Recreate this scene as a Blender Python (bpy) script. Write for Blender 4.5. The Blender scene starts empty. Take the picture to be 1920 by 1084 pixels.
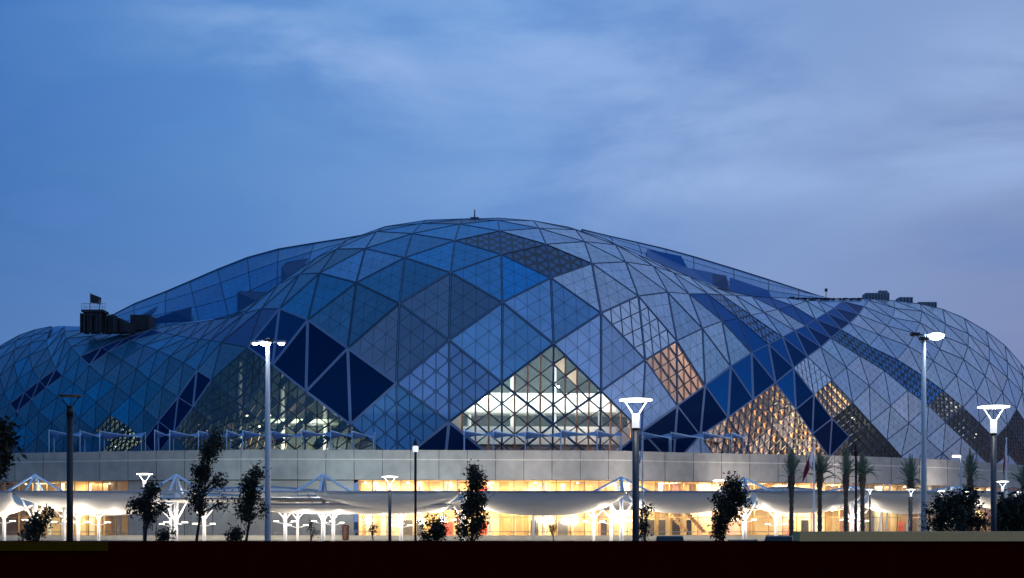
import bpy, bmesh, math, random
import numpy as np
from mathutils import Vector, Matrix
random.seed(7); rng = random.Random(11)
scene = bpy.context.scene
COL = scene.collection
F = 2600.0; HOR = 978.0; CZ = 2.3          # focal length (px of a 1920 frame), horizon row, eye height
R = math.radians

def P(px, py, Y):                           # direction seen in the photo + a real distance -> a place
    return Vector(((px-960)/F*Y, Y, CZ+(HOR-py)/F*Y))
def ip(x, xs, ys): return float(np.interp(x, xs, ys))
def sm(t): t = max(0., min(1., t)); return t*t*(3-2*t)

# ------------------------------------------------------------------ materials
MAT = {}
def nt(name):
    m = bpy.data.materials.new(name); m.use_nodes = True
    n = m.node_tree; return m, n, n.nodes['Principled BSDF']
def pbr(name, col, rough=.5, metal=0., var=.12, scale=3., emit=None, es=0., bump=0., trans=None, spec=None):
    m, n, b = nt(name)
    b.inputs['Roughness'].default_value = rough; b.inputs['Metallic'].default_value = metal
    if spec is not None: b.inputs['Specular IOR Level'].default_value = spec
    tc = n.nodes.new('ShaderNodeTexCoord'); no = n.nodes.new('ShaderNodeTexNoise')
    no.inputs['Scale'].default_value = scale; no.inputs['Detail'].default_value = 4
    n.links.new(tc.outputs['Object'], no.inputs['Vector'])
    rp = n.nodes.new('ShaderNodeValToRGB')
    rp.color_ramp.elements[0].position = .3; rp.color_ramp.elements[1].position = .7
    rp.color_ramp.elements[0].color = (*[c*(1-var) for c in col], 1)
    rp.color_ramp.elements[1].color = (*[min(1, c*(1+var)) for c in col], 1)
    n.links.new(no.outputs['Fac'], rp.inputs['Fac']); n.links.new(rp.outputs['Color'], b.inputs['Base Color'])
    if bump:
        bp = n.nodes.new('ShaderNodeBump'); bp.inputs['Strength'].default_value = bump
        n.links.new(no.outputs['Fac'], bp.inputs['Height']); n.links.new(bp.outputs['Normal'], b.inputs['Normal'])
    if emit:
        b.inputs['Emission Color'].default_value = (*emit, 1); b.inputs['Emission Strength'].default_value = es
    if trans is not None:
        tr = n.nodes.new('ShaderNodeBsdfTranslucent'); tr.inputs['Color'].default_value = (*trans[0], 1)
        mx = n.nodes.new('ShaderNodeMixShader'); mx.inputs[0].default_value = trans[1]
        out = n.nodes['Material Output']
        n.links.new(b.outputs[0], mx.inputs[1]); n.links.new(tr.outputs[0], mx.inputs[2]); n.links.new(mx.outputs[0], out.inputs['Surface'])
    MAT[name] = m; return m
def lattice(name, line=.030, dark=.55, rough=.3, metal=.35, n=4, nodes=False):
    # panel skin: colour from the panel's own attribute, seams of the small triangular grid from its UVs
    m, t, b = nt(name); N = t.nodes; L = t.links
    uv = N.new('ShaderNodeUVMap'); uv.uv_map = 'UVMap'
    sp = N.new('ShaderNodeSeparateXYZ'); L.new(uv.outputs[0], sp.inputs[0])
    def mt(op, a, bb=None):
        q = N.new('ShaderNodeMath'); q.operation = op
        for i, v in enumerate((a, bb)):
            if v is None: continue
            if isinstance(v, (int, float)): q.inputs[i].default_value = v
            else: L.new(v, q.inputs[i])
        return q.outputs[0]
    u = mt('MULTIPLY', sp.outputs[0], n); v = mt('MULTIPLY', sp.outputs[1], n); w = mt('ADD', u, v)
    ds = []
    for q in (u, v, w):
        f = mt('FRACT', q); ds.append(mt('MINIMUM', f, mt('SUBTRACT', 1., f)))
    d = mt('MINIMUM', mt('MINIMUM', ds[0], ds[1]), ds[2])
    mask = mt('LESS_THAN', d, line)
    big = mt('LESS_THAN', mt('MAXIMUM', ds[0], ds[1]), line*2.6)   # small knuckle at each crossing
    mask = mt('MAXIMUM', mask, big)
    at = N.new('ShaderNodeAttribute'); at.attribute_name = 'tint'
    tc = N.new('ShaderNodeTexCoord'); no = N.new('ShaderNodeTexNoise'); no.inputs['Scale'].default_value = .35; no.inputs['Detail'].default_value = 6
    L.new(tc.outputs['Object'], no.inputs['Vector'])
    hv = N.new('ShaderNodeMapRange'); hv.inputs[1].default_value = .3; hv.inputs[2].default_value = .7; hv.inputs[3].default_value = .88; hv.inputs[4].default_value = 1.1
    L.new(no.outputs['Fac'], hv.inputs[0])
    wn = N.new('ShaderNodeTexWhiteNoise'); wn.noise_dimensions = '3D'      # each small pane a touch different
    fl = N.new('ShaderNodeCombineXYZ')
    L.new(mt('FLOOR', mt('ADD', u, mt('MULTIPLY', at.outputs['Alpha'], 57.))), fl.inputs[0]); L.new(mt('FLOOR', v), fl.inputs[1]); L.new(mt('FLOOR', w), fl.inputs[2])
    L.new(fl.outputs[0], wn.inputs['Vector'])
    pv = mt('ADD', mt('MULTIPLY', wn.outputs['Value'], .10), .95)
    vm = N.new('ShaderNodeVectorMath'); vm.operation = 'SCALE'; L.new(at.outputs['Color'], vm.inputs[0]); L.new(mt('MULTIPLY', hv.outputs[0], pv), vm.inputs['Scale'])
    vd = N.new('ShaderNodeVectorMath'); vd.operation = 'SCALE'; vd.inputs['Scale'].default_value = dark; L.new(at.outputs['Color'], vd.inputs[0])
    mx = N.new('ShaderNodeMix'); mx.data_type = 'RGBA'; L.new(mask, mx.inputs['Factor']); L.new(vm.outputs[0], mx.inputs['A']); L.new(vd.outputs[0], mx.inputs['B'])
    L.new(mx.outputs['Result'], b.inputs['Base Color'])
    b.inputs['Roughness'].default_value = rough; b.inputs['Metallic'].default_value = metal
    MAT[name] = m; return m
def glass(name, tint=(.8, .86, .9), refl=.12):
    m, t, b = nt(name); N = t.nodes; L = t.links; N.remove(b)
    tr = N.new('ShaderNodeBsdfTransparent'); tr.inputs[0].default_value = (*tint, 1)
    gl = N.new('ShaderNodeBsdfGlossy'); gl.inputs['Roughness'].default_value = .08; gl.inputs[0].default_value = (.9, .93, 1, 1)
    lw = N.new('ShaderNodeLayerWeight'); lw.inputs[0].default_value = .35
    no = N.new('ShaderNodeTexNoise'); no.inputs['Scale'].default_value = .8
    ad = N.new('ShaderNodeMath'); ad.operation = 'MULTIPLY_ADD'; ad.inputs[1].default_value = .5; ad.inputs[2].default_value = refl
    L.new(lw.outputs['Fresnel'], ad.inputs[0])
    bp = N.new('ShaderNodeBump'); bp.inputs['Strength'].default_value = .05; L.new(no.outputs['Fac'], bp.inputs['Height']); L.new(bp.outputs[0], gl.inputs['Normal'])
    mx = N.new('ShaderNodeMixShader'); L.new(ad.outputs[0], mx.inputs[0]); L.new(tr.outputs[0], mx.inputs[1]); L.new(gl.outputs[0], mx.inputs[2])
    L.new(mx.outputs[0], N['Material Output'].inputs['Surface']); MAT[name] = m; return m

lattice('cladding')
lattice('bold_cladding', line=.05, dark=.42)
lattice('grid_cladding', line=.11, dark=.10, metal=.2)
glass('window_glass'); glass('dark_window_glass', (.44, .50, .48), .10); glass('black_window_glass', (.25, .3, .33), .03); glass('sky_glass', (.10, .15, .24), .72)
pbr('navy_glass', (.001, .042, .15), .35, 0, .1, spec=.06)
pbr('navy_glass_deep', (.0003, .019, .078), .35, 0, .1, spec=.05)
pbr('blue_panel', (.001, .11, .36), .35, 0, .1, spec=.08)
pbr('frame_steel', (.026, .060, .115), .5, .1, .08, spec=.3)
pbr('frame_pale', (.16, .22, .36), .45, .3, .08)
pbr('mullion_dark', (.03, .035, .045), .5, .3)
pbr('mullion_copper', (.55, .23, .11), .35, .5)
pbr('mullion_white', (.5, .55, .65), .4, .2)
pbr('copper_flap', (.55, .34, .13), .4, .1, .3, 1.2, trans=((.80, .50, .20), .6))
pbr('peach_screen', (.58, .42, .33), .5, 0, .1, .6, trans=((.70, .50, .38), .38))
pbr('sand_screen', (.46, .37, .25), .5, 0, .2, .6, trans=((.6, .42, .22), .45))
pbr('cream_screen', (.7, .62, .5), .5, 0, .05, .6, trans=((.9, .75, .55), .6))
pbr('interior_white', (.72, .74, .70), .6, 0, .08, .4)
pbr('interior_green', (.13, .16, .13), .6, 0, .3, .35)
pbr('interior_dark', (.02, .028, .035), .7)
pbr('interior_brown', (.16, .085, .045), .6, 0, .3, .5)
pbr('warm_plaster', (.72, .56, .31), .7, 0, .14, .35)
pbr('cream_paint', (.80, .74, .60), .7, 0, .08, .5); pbr('ochre_paint', (.50, .33, .13), .7, 0, .2, .6)
pbr('warm_wood', (.40, .24, .10), .6, 0, .2, 1.)
pbr('door_dark', (.05, .045, .04), .4)
pbr('poster_red', (.62, .10, .05), .5, 0, .5, .8)
pbr('poster_pink', (.70, .38, .32), .5, 0, .2, .5)
def concrete(name, col):
    m, t, b = nt(name); N = t.nodes; L = t.links
    tc = N.new('ShaderNodeTexCoord'); mp = N.new('ShaderNodeMapping'); mp.inputs['Scale'].default_value = (.6, .6, .5)
    L.new(tc.outputs['Object'], mp.inputs[0])
    a = N.new('ShaderNodeTexNoise'); a.inputs['Scale'].default_value = 1.3; a.inputs['Detail'].default_value = 8; L.new(mp.outputs[0], a.inputs['Vector'])
    r = N.new('ShaderNodeValToRGB'); r.color_ramp.elements[0].position = .3; r.color_ramp.elements[1].position = .75
    r.color_ramp.elements[0].color = (*[c*.82 for c in col], 1); r.color_ramp.elements[1].color = (*[c*1.1 for c in col], 1)
    L.new(a.outputs['Fac'], r.inputs['Fac']); L.new(r.outputs[0], b.inputs['Base Color']); b.inputs['Roughness'].default_value = .75
    b2 = N.new('ShaderNodeBump'); b2.inputs['Strength'].default_value = .15; L.new(a.outputs['Fac'], b2.inputs['Height']); L.new(b2.outputs[0], b.inputs['Normal'])
    MAT[name] = m
concrete('concrete', (.40, .39, .36)); concrete('concrete_b', (.375, .365, .335)); concrete('concrete_c', (.425, .41, .375)); concrete('concrete_pale', (.66, .65, .58)); concrete('asphalt', (.05, .052, .058)); concrete('paving', (.34, .34, .36))
pbr('joint_dark', (.06, .06, .06), .8)
pbr('membrane', (.74, .72, .68), .6, 0, .05, .3, trans=((.7, .68, .62), .25))
pbr('terrace_fabric', (.30, .52, .82), .6, 0, .06, .5, trans=((.35, .5, .85), .3))
pbr('white_steel', (.74, .76, .80), .4, 0, .04)
pbr('terrace_steel', (.42, .62, .85), .4, 0, .04)
pbr('black_steel', (.012, .013, .016), .4)
pbr('pole_grey', (.07, .08, .10), .4, .4)
pbr('grey_steel', (.30, .34, .42), .35, .3)
pbr('bark', (.03, .022, .016), .9, 0, .3, 8)
pbr('leaf', (.016, .022, .012), .7, 0, .35, 3)
pbr('leaf_dark', (.014, .018, .012), .8, 0, .3, 3)
pbr('palm_leaf', (.10, .15, .11), .6, 0, .3, 3)
pbr('palm_bark', (.055, .045, .035), .9, 0, .35, 5)
pbr('maroon', (.27, .012, .05), .7); pbr('flag_white', (.75, .75, .8), .7)
pbr('car_black', (.008, .009, .011), .45, 0); pbr('car_glass', (.02, .025, .03), .05); pbr('rubber', (.01, .01, .01), .8)
pbr('red_plastic', (.05, .008, .01), .4)
pbr('foreground_dark', (.05, .0012, .0010), .9, 0, .1, spec=0.)
pbr('tan_stone', (.95, .56, .235), .9, 0, .05, 30, spec=.1); pbr('olive_stone', (.10, .047, .003), .9, 0, .1, 20, spec=0.)
pbr('lamp_white', (.9, .9, .85), .4, emit=(1, .97, .85), es=5.)
pbr('lamp_warm', (.9, .85, .7), .4, emit=(1, .82, .55), es=7.)
pbr('lamp_cool', (.9, .95, 1), .4, emit=(.75, .88, 1), es=22.)
pbr('lamp_soft', (.9, .95, 1), .4, emit=(.95, .98, 1), es=.85)
pbr('lens_unlit', (.16, .10, .07), .5)
pbr('roof_equipment', (.012, .02, .035), .7); pbr('roof_unit', (.20, .25, .33), .5, .2)

# ------------------------------------------------------------------ mesh helpers
class MB:
    def __init__(s): s.v = []; s.f = []; s.uv = []; s.c = []; s.mi = []
    def face(s, pts, uv=None, c=(1, 1, 1, 0), mi=0):
        b = len(s.v); s.v += [tuple(p) for p in pts]; s.f.append(tuple(range(b, b+len(pts))))
        s.uv.append(uv or [(.45, .13)]*len(pts)); s.c.append(c); s.mi.append(mi)
    def ext(s, verts, faces, mi=0):
        b = len(s.v); s.v += [tuple(p) for p in verts]
        for f in faces: s.f.append(tuple(b+i for i in f)); s.uv.append([(.45, .13)]*len(f)); s.c.append((1, 1, 1, 0)); s.mi.append(mi)
    def box(s, c, d, rz=0., mi=0, taper=1.):
        c = Vector(c); hx, hy, hz = d[0]/2, d[1]/2, d[2]/2; M = Matrix.Rotation(rz, 3, 'Z'); vs = []
        for z, k in ((-hz, 1.), (hz, taper)):
            for x, y in ((-hx, -hy), (hx, -hy), (hx, hy), (-hx, hy)): vs.append(c+M@Vector((x*k, y*k, z)))
        s.ext(vs, [(3, 2, 1, 0), (4, 5, 6, 7), (0, 1, 5, 4), (1, 2, 6, 5), (2, 3, 7, 6), (3, 0, 4, 7)], mi)
    def bar(s, a, b, n, w, d, mi=0, off=0.):
        a = Vector(a); b = Vector(b); t = (b-a); L = t.length
        if L < 1e-6: return
        t /= L; n = Vector(n); n = (n-t*n.dot(t)).normalized(); q = t.cross(n)*w/2
        vs = []
        for e in (a, b):
            for x, y in ((-1, off-d), (1, off-d), (1, off), (-1, off)): vs.append(e+q*x+n*y)
        s.ext(vs, [(0, 1, 2, 3), (7, 6, 5, 4), (0, 4, 5, 1), (1, 5, 6, 2), (2, 6, 7, 3), (3, 7, 4, 0)], mi)
    def tube(s, pts, rad, seg=8, mi=0, cap=True):
        pts = [Vector(p) for p in pts]; n = len(pts)
        if not hasattr(rad, '__len__'): rad = [rad]*n
        vs = []; prev = None
        for i, p in enumerate(pts):
            t = (pts[min(i+1, n-1)]-pts[max(i-1, 0)]).normalized()
            up = prev if prev is not None else (Vector((1, 0, 0)) if abs(t.x) < .9 else Vector((0, 1, 0)))
            a = (up-t*up.dot(t)).normalized(); prev = a; b = t.cross(a)
            for k in range(seg):
                th = 2*math.pi*k/seg; vs.append(p+(a*math.cos(th)+b*math.sin(th))*rad[i])
        fs = [(i*seg+k, i*seg+(k+1) % seg, (i+1)*seg+(k+1) % seg, (i+1)*seg+k) for i in range(n-1) for k in range(seg)]
        if cap: fs += [tuple(range(seg))[::-1], tuple(range((n-1)*seg, n*seg))]
        s.ext(vs, fs, mi)
    def lathe(s, c, prof, seg=20, mi=0):
        c = Vector(c); vs = [c+Vector((r*math.cos(2*math.pi*k/seg), r*math.sin(2*math.pi*k/seg), z)) for r, z in prof for k in range(seg)]
        fs = [(i*seg+k, i*seg+(k+1) % seg, (i+1)*seg+(k+1) % seg, (i+1)*seg+k) for i in range(len(prof)-1) for k in range(seg)]
        fs += [tuple(range(seg))[::-1], tuple(range((len(prof)-1)*seg, len(prof)*seg))]
        s.ext(vs, fs, mi)
    def build(s, name, mats, parent=None, smooth=False, solid=0., bevel=0.):
        me = bpy.data.meshes.new(name); me.from_pydata(s.v, [], s.f)
        for m in (mats if isinstance(mats, (list, tuple)) else [mats]): me.materials.append(MAT[m])
        me.uv_layers.new(name='UVMap'); me.color_attributes.new('tint', 'FLOAT_COLOR', 'CORNER')
        me.polygons.foreach_set('material_index', s.mi); me.polygons.foreach_set('use_smooth', [smooth]*len(s.f))
        me.uv_layers['UVMap'].data.foreach_set('uv', [float(q) for u in s.uv for p in u for q in p])
        me.color_attributes['tint'].data.foreach_set('color', [float(q) for f, c in zip(s.f, s.c) for _ in f for q in c])
        o = bpy.data.objects.new(name, me); COL.objects.link(o)
        if smooth:
            w = o.modifiers.new('weld', 'WELD'); w.merge_threshold = .0005
        if solid: m = o.modifiers.new('solid', 'SOLIDIFY'); m.thickness = solid; m.offset = 0
        if bevel: m = o.modifiers.new('bevel', 'BEVEL'); m.width = bevel; m.segments = 2
        if parent is not None:
            o.parent = parent; o.matrix_parent_inverse = Matrix.Translation(-parent.location)
        return o
def thing(name, label, cat, loc=(0, 0, 0), group=None):
    o = bpy.data.objects.new(name, None); COL.objects.link(o); o.location = loc; o.empty_display_size = .3
    o['label'] = label; o['category'] = cat
    if group: o['group'] = group
    return o
def tag(o, label, cat, group=None):
    o['label'] = label; o['category'] = cat
    if group: o['group'] = group
    return o
def struct(o, kind='structure'): o['kind'] = kind; return o
def light(kind, loc, energy, color, size=.5, target=None, parent=None, spot=None, sy=None, blend=.6):
    l = bpy.data.lights.new(kind.lower()+'_light', kind); l.energy = energy; l.color = color
    if kind == 'AREA':
        l.shape = 'RECTANGLE'; l.size = size; l.size_y = sy or size
    else: l.shadow_soft_size = size
    if spot: l.spot_size = R(spot); l.spot_blend = blend
    o = bpy.data.objects.new(l.name, l); COL.objects.link(o); o.location = loc
    if target is not None: o.rotation_euler = (Vector(target)-Vector(loc)).to_track_quat('-Z', 'Y').to_euler()
    return o

# ------------------------------------------------------------------ plan of the stadium
WX = [-400, -200, 0, 130, 300, 470, 1160, 1250, 1600, 1760, 1860, 1920, 2100, 2300]
WY = [868, 858, 850, 848, 845, 843, 845, 848, 855, 861, 868, 872, 890, 905]
ZP = 11.96
def wtop(px): return ip(px, WX, WY)
def wallY(px): return (ZP-CZ)*F/(HOR-wtop(px))
def wp(px, z, off=0.):                     # a place on the podium face (off = metres behind it)
    Y = wallY(px)+off; return Vector(((px-960)/F*Y, Y, z))
CX = [-140, -60, 0, 30, 65, 112, 148, 204, 242, 280, 325, 354, 409, 450, 485, 527, 560, 600, 640, 722, 800, 880, 935, 1000, 1060, 1150, 1218, 1272, 1330, 1372, 1440, 1520, 1629, 1700, 1745, 1800, 1850, 1885, 1915, 1940, 1960, 1990]
CY = [770, 697, 650, 631, 618, 611, 612, 616, 616, 613, 608, 604, 597, 586, 560, 528, 507, 479, 455, 425, 412, 409, 409, 413, 424, 453, 485, 512, 532, 550, 557, 561, 561, 566, 574, 591, 620, 647, 681, 720, 770, 850]
def crest(px): return ip(px, CX, CY)
def shellY(px, py):
    w = wtop(px)+2; S = crest(px); h = max(30., w-S)
    t = max(-.2, min(1., (w-py)/h)); Rr = 13+.078*h; tt = .975*t
    return wallY(px)+8+Rr*(1-math.sqrt(1-tt*tt))

A = {  # k: {c: (px, py)}   the diagrid's knots, traced where they can be made out
 0: {-8: (462, 583), -7: (490, 557), -6: (522, 533), -5: (562, 514), -4: (599, 512), -3: (668, 530), -2: (749, 569), -1: (842, 638), 0: (941, 718), 1: (1037, 796), 2: (1125, 872)},
 1: {-5: (593, 483), -4: (631, 467), -3: (685, 466), -2: (759, 483), -1: (845, 511), 0: (942, 567), 1: (1038, 645), 2: (1127, 733), 3: (1203, 809), 4: (1262, 872)},
 2: {-4: (652, 450), -3: (706, 434), -2: (773, 438), -1: (853, 451), 0: (940, 477), 1: (1033, 521), 2: (1127, 587), 3: (1210, 675), 4: (1270, 761), 5: (1313, 817), 6: (1350, 868)},
 3: {-3: (722, 425), -2: (790, 419), -1: (862, 420), 0: (937, 433), 1: (1024, 458), 2: (1110, 494), 3: (1197, 555), 4: (1269, 639), 5: (1322, 723), 6: (1365, 783), 7: (1402, 840)},
 4: {-2: (800, 413), -1: (868, 411), 0: (933, 413), 1: (1011, 428), 2: (1096, 453), 3: (1173, 491), 4: (1252, 548), 5: (1317, 616), 6: (1370, 687), 7: (1412, 749), 8: (1448, 798), 9: (1486, 846)},
 5: {0: (935, 409), 1: (1000, 414), 2: (1079, 431), 3: (1154, 459), 4: (1225, 499), 5: (1292, 551), 6: (1354, 602), 7: (1409, 662), 8: (1454, 718), 9: (1492, 768), 10: (1523, 814), 11: (1555, 858)},
 6: {2: (1066, 426), 3: (1132, 447), 4: (1195, 477), 5: (1262, 511), 6: (1327, 551), 7: (1385, 597), 8: (1441, 646), 9: (1488, 690), 10: (1526, 740), 11: (1560, 785), 12: (1592, 819), 13: (1625, 858)},
 7: {5: (1238, 495), 6: (1293, 519), 7: (1354, 553), 8: (1408, 591), 9: (1467, 632), 10: (1514, 669), 11: (1560, 713), 12: (1599, 755), 13: (1632, 792), 14: (1663, 825), 15: (1690, 856)},
 8: {7: (1320, 530), 8: (1379, 554), 9: (1433, 586), 10: (1490, 620), 11: (1539, 651), 12: (1587, 689), 13: (1630, 724), 14: (1670, 761), 15: (1704, 794), 16: (1737, 822)},
 9: {8: (1345, 541), 9: (1410, 556), 10: (1459, 580), 11: (1511, 611), 12: (1558, 634), 13: (1611, 667), 14: (1658, 695), 15: (1702, 732), 16: (1741, 760), 17: (1773, 792), 18: (1803, 820)},
 10: {9: (1385, 552), 10: (1443, 558), 11: (1487, 573), 12: (1529, 599), 13: (1577, 618), 14: (1630, 649), 15: (1682, 674), 16: (1731, 705), 17: (1769, 733), 18: (1806, 764), 19: (1837, 794), 20: (1865, 823)},
 11: {11: (1475, 559), 12: (1513, 565), 13: (1549, 587), 14: (1593, 606), 15: (1648, 628), 16: (1703, 649), 17: (1750, 677), 18: (1793, 704), 19: (1831, 735), 20: (1862, 763), 21: (1889, 797), 22: (1909, 826)},
 12: {13: (1533, 564), 14: (1564, 578), 15: (1610, 590), 16: (1663, 611), 17: (1716, 625), 18: (1762, 655), 19: (1807, 674), 20: (1847, 705), 21: (1880, 736), 22: (1906, 767), 23: (1926, 797)},
 13: {15: (1579, 565), 16: (1620, 575), 17: (1673, 596), 18: (1725, 605), 19: (1770, 631), 20: (1815, 649), 21: (1855, 679), 22: (1889, 708), 23: (1917, 736), 24: (1938, 764)},
 14: {17: (1629, 563), 18: (1678, 578), 19: (1729, 584), 20: (1773, 608), 21: (1816, 626), 22: (1855, 652), 23: (1889, 679), 24: (1918, 705), 25: (1941, 732)},
 15: {18: (1640, 561), 19: (1676, 564), 20: (1725, 570), 21: (1768, 580), 22: (1808, 597), 23: (1849, 621), 24: (1884, 648), 25: (1914, 682), 26: (1938, 714)},
 -1: {-13: (300, 612), -12: (325, 609), -11: (350, 607), -10: (375, 604), -9: (400, 600), -8: (430, 596), -7: (458, 588), -6: (490, 579), -5: (524, 579), -4: (577, 600), -3: (652, 653), -2: (743, 719), -1: (842, 791), 0: (941, 872)},
 -2: {-14: (262, 617), -13: (283, 619), -12: (307, 624), -11: (330, 629), -10: (354, 633), -9: (375, 636), -8: (395, 638), -7: (415, 642), -6: (465, 651), -5: (511, 684), -4: (574, 734), -3: (657, 796), -2: (745, 868)},
 -3: {-16: (220, 620), -15: (228, 627), -14: (237, 633), -13: (244, 640), -12: (270, 648), -11: (296, 657), -10: (319, 668), -9: (344, 680), -8: (369, 695), -7: (397, 712), -6: (456, 764), -5: (503, 800), -4: (572, 858)},
 -4: {-18: (170, 617), -17: (174, 630), -16: (181, 641), -15: (191, 651), -14: (203, 660), -13: (229, 675), -12: (256, 692), -11: (279, 710), -10: (305, 727), -9: (334, 745), -8: (362, 763), -7: (395, 792), -6: (440, 835)},
 -5: {-20: (121, 613), -19: (121, 622), -18: (124, 635), -17: (133, 651), -16: (150, 669), -15: (168, 685), -14: (193, 708), -13: (218, 724), -12: (243, 744), -11: (270, 767), -10: (297, 790), -9: (326, 812), -8: (350, 845)},
 -6: {-23: (97, 612), -22: (92, 622), -21: (88, 637), -20: (89, 652), -19: (96, 672), -18: (105, 692), -17: (118, 705), -16: (139, 719), -15: (159, 736), -14: (180, 754), -13: (206, 778), -12: (241, 800), -11: (268, 828)},
 -7: {-24: (66, 618), -23: (61, 629), -22: (57, 643), -21: (55, 667), -20: (61, 693), -19: (74, 714), -18: (86, 728), -17: (108, 745), -16: (131, 762), -15: (149, 785), -14: (178, 807), -13: (205, 830)},
 -8: {-25: (37, 628), -24: (31, 638), -23: (27, 656), -22: (26, 682), -21: (33, 712), -20: (46, 736), -19: (59, 750), -18: (73, 772), -17: (97, 792), -16: (120, 815), -15: (145, 840)},
 -9: {-26: (4, 646), -25: (-1, 655), -24: (-4, 675), -23: (-1, 706), -22: (8, 737), -21: (19, 757), -20: (31, 773), -19: (49, 797), -18: (70, 820), -17: (94, 845)},
 -10: {-27: (-27, 672), -26: (-32, 684), -25: (-34, 705), -24: (-30, 735), -23: (-22, 757), -22: (-11, 776), -21: (3, 796), -20: (22, 819), -19: (44, 845)},
 -11: {-27: (-62, 700), -26: (-64, 716), -25: (-62, 740), -24: (-55, 765), -23: (-45, 785), -22: (-30, 805), -21: (-12, 826), -20: (10, 850)},
}
NODE = {}
for k, row in A.items():
    for c, (x, y) in row.items(): NODE[(k, c)] = (float(x), float(y))
# carry each line on below the terrace edge by continuing its last step
for k, row in A.items():
    cs = sorted(row); c = cs[-1]
    x, y = row[c]; x0, y0 = row[cs[-2]]; dx, dy = x-x0, y-y0
    while y < 905:
        c += 1; x += dx*.93; y += max(dy, 22); NODE[(k, c)] = (x, y)
N3 = {}
for key, (x, y) in NODE.items(): N3[key] = P(x, y, shellY(x, min(y, wtop(x)+2))) if y <= wtop(x)+2 else P(x, y, shellY(x, wtop(x)+2))
for key, (x, y) in NODE.items():           # keep the knots below the terrace upright over the base line
    if y > wtop(x)+2: N3[key] = P(x, y, shellY(x, wtop(x)+2))

NAVY = {(-2, -5), (-2, -4), (-2, -2), (0, 2), (-4, -9), (-5, -10), (-6, -11), (-5, -16), (-7, -19), (-8, -20), (-9, -21),
        (2, 4), (5, 9), (5, 10), (1, 3)}
NAVY2 = {(-2, -6), (-4, -15), (-3, -14), (3, 5), (4, 6), (5, 7), (6, 8), (5, 8), (7, 9), (8, 10), (9, 11), (10, 12), (11, 13), (12, 14), (13, 15), (14, 16)}
BLUE = {(5, 5), (5, 6), (9, 9), (9, 10), (9, 12), (9, 13), (9, 14), (9, 15)}
GRID = {(2, -1): (.015, .11, .28), (2, 0): (.035, .10, .23), (6, 6): (.10, .26, .55), (6, 7): (.12, .30, .62), (9, 13): (.015, .20, .50), (9, 14): (.01, .20, .54), (9, 12): (.04, .22, .46), (9, 15): (.02, .24, .64), (3, -2): (.03, .17, .42)}
GLAZED = {(0, 0): 'hall', (-1, -1): 'hall', (0, 1): 'hall', (-1, 0): 'hall', (-1, 1): 'hall', (-2, -1): 'hall', (-2, 0): 'hall',
          (2, 2): 'sky', (2, 3): 'peach', (6, 9): 'sky', (6, 10): 'sand', (6, 11): 'dark', (6, 12): 'dark', (5, 11): 'dark', (6, 13): 'dark', (5, 12): 'dark',
          (9, 16): 'pale', (9, 17): 'dark', (11, 21): 'dark', (10, 20): 'dark', (12, 23): 'dark', (11, 22): 'dark', (10, 21): 'dark', (9, 18): 'dark', (9, 19): 'dark',
          (4, 7): 'gold', (3, 6): 'gold', (4, 8): 'gold', (2, 5): 'gold', (3, 7): 'gold', (4, 9): 'gold', (2, 6): 'gold', (3, 8): 'gold', (4, 10): 'gold'}
for k in range(-6, -2):
    for c in range(-9, -2):
        if c-k >= -4 and (k, c) not in ((-3, -3),): GLAZED[(k, c)] = 'left'
for q in ((-7, -14), (-7, -13), (-8, -14), (-8, -13)): GLAZED[q] = 'left'
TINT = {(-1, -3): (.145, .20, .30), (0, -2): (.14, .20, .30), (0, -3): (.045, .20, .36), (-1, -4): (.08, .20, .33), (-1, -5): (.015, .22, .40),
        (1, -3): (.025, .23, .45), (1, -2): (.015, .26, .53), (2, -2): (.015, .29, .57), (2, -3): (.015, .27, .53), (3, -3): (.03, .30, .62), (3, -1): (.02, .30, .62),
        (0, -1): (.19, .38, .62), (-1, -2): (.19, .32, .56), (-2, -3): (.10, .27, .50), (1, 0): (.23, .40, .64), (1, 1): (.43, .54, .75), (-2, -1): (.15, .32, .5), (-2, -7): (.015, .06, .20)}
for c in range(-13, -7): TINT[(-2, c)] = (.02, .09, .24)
root = thing('sports_arena', 'huge domed sports arena clad in blue and grey diamond panels above a pale podium', 'arena', (0, wallY(960), 0))
def cellpts(k, c):
    ks = ((k, c), (k, c+1), (k+1, c+1), (k+1, c+2))
    return [N3[q] for q in ks] if all(q in N3 for q in ks) else None
CAM = Vector((0, 0, CZ))
def nrm(a, b, c):
    n = (b-a).cross(c-a)
    if n.length < 1e-9: return Vector((0, -1, 0))
    n.normalize()
    return n if n.dot(CAM-a) > 0 else -n
shell = MB(); bold = MB(); gridp = MB()
edges = {}
glz = {}
cells = [(k, c) for (k, c) in NODE if cellpts(k, c)]
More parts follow.
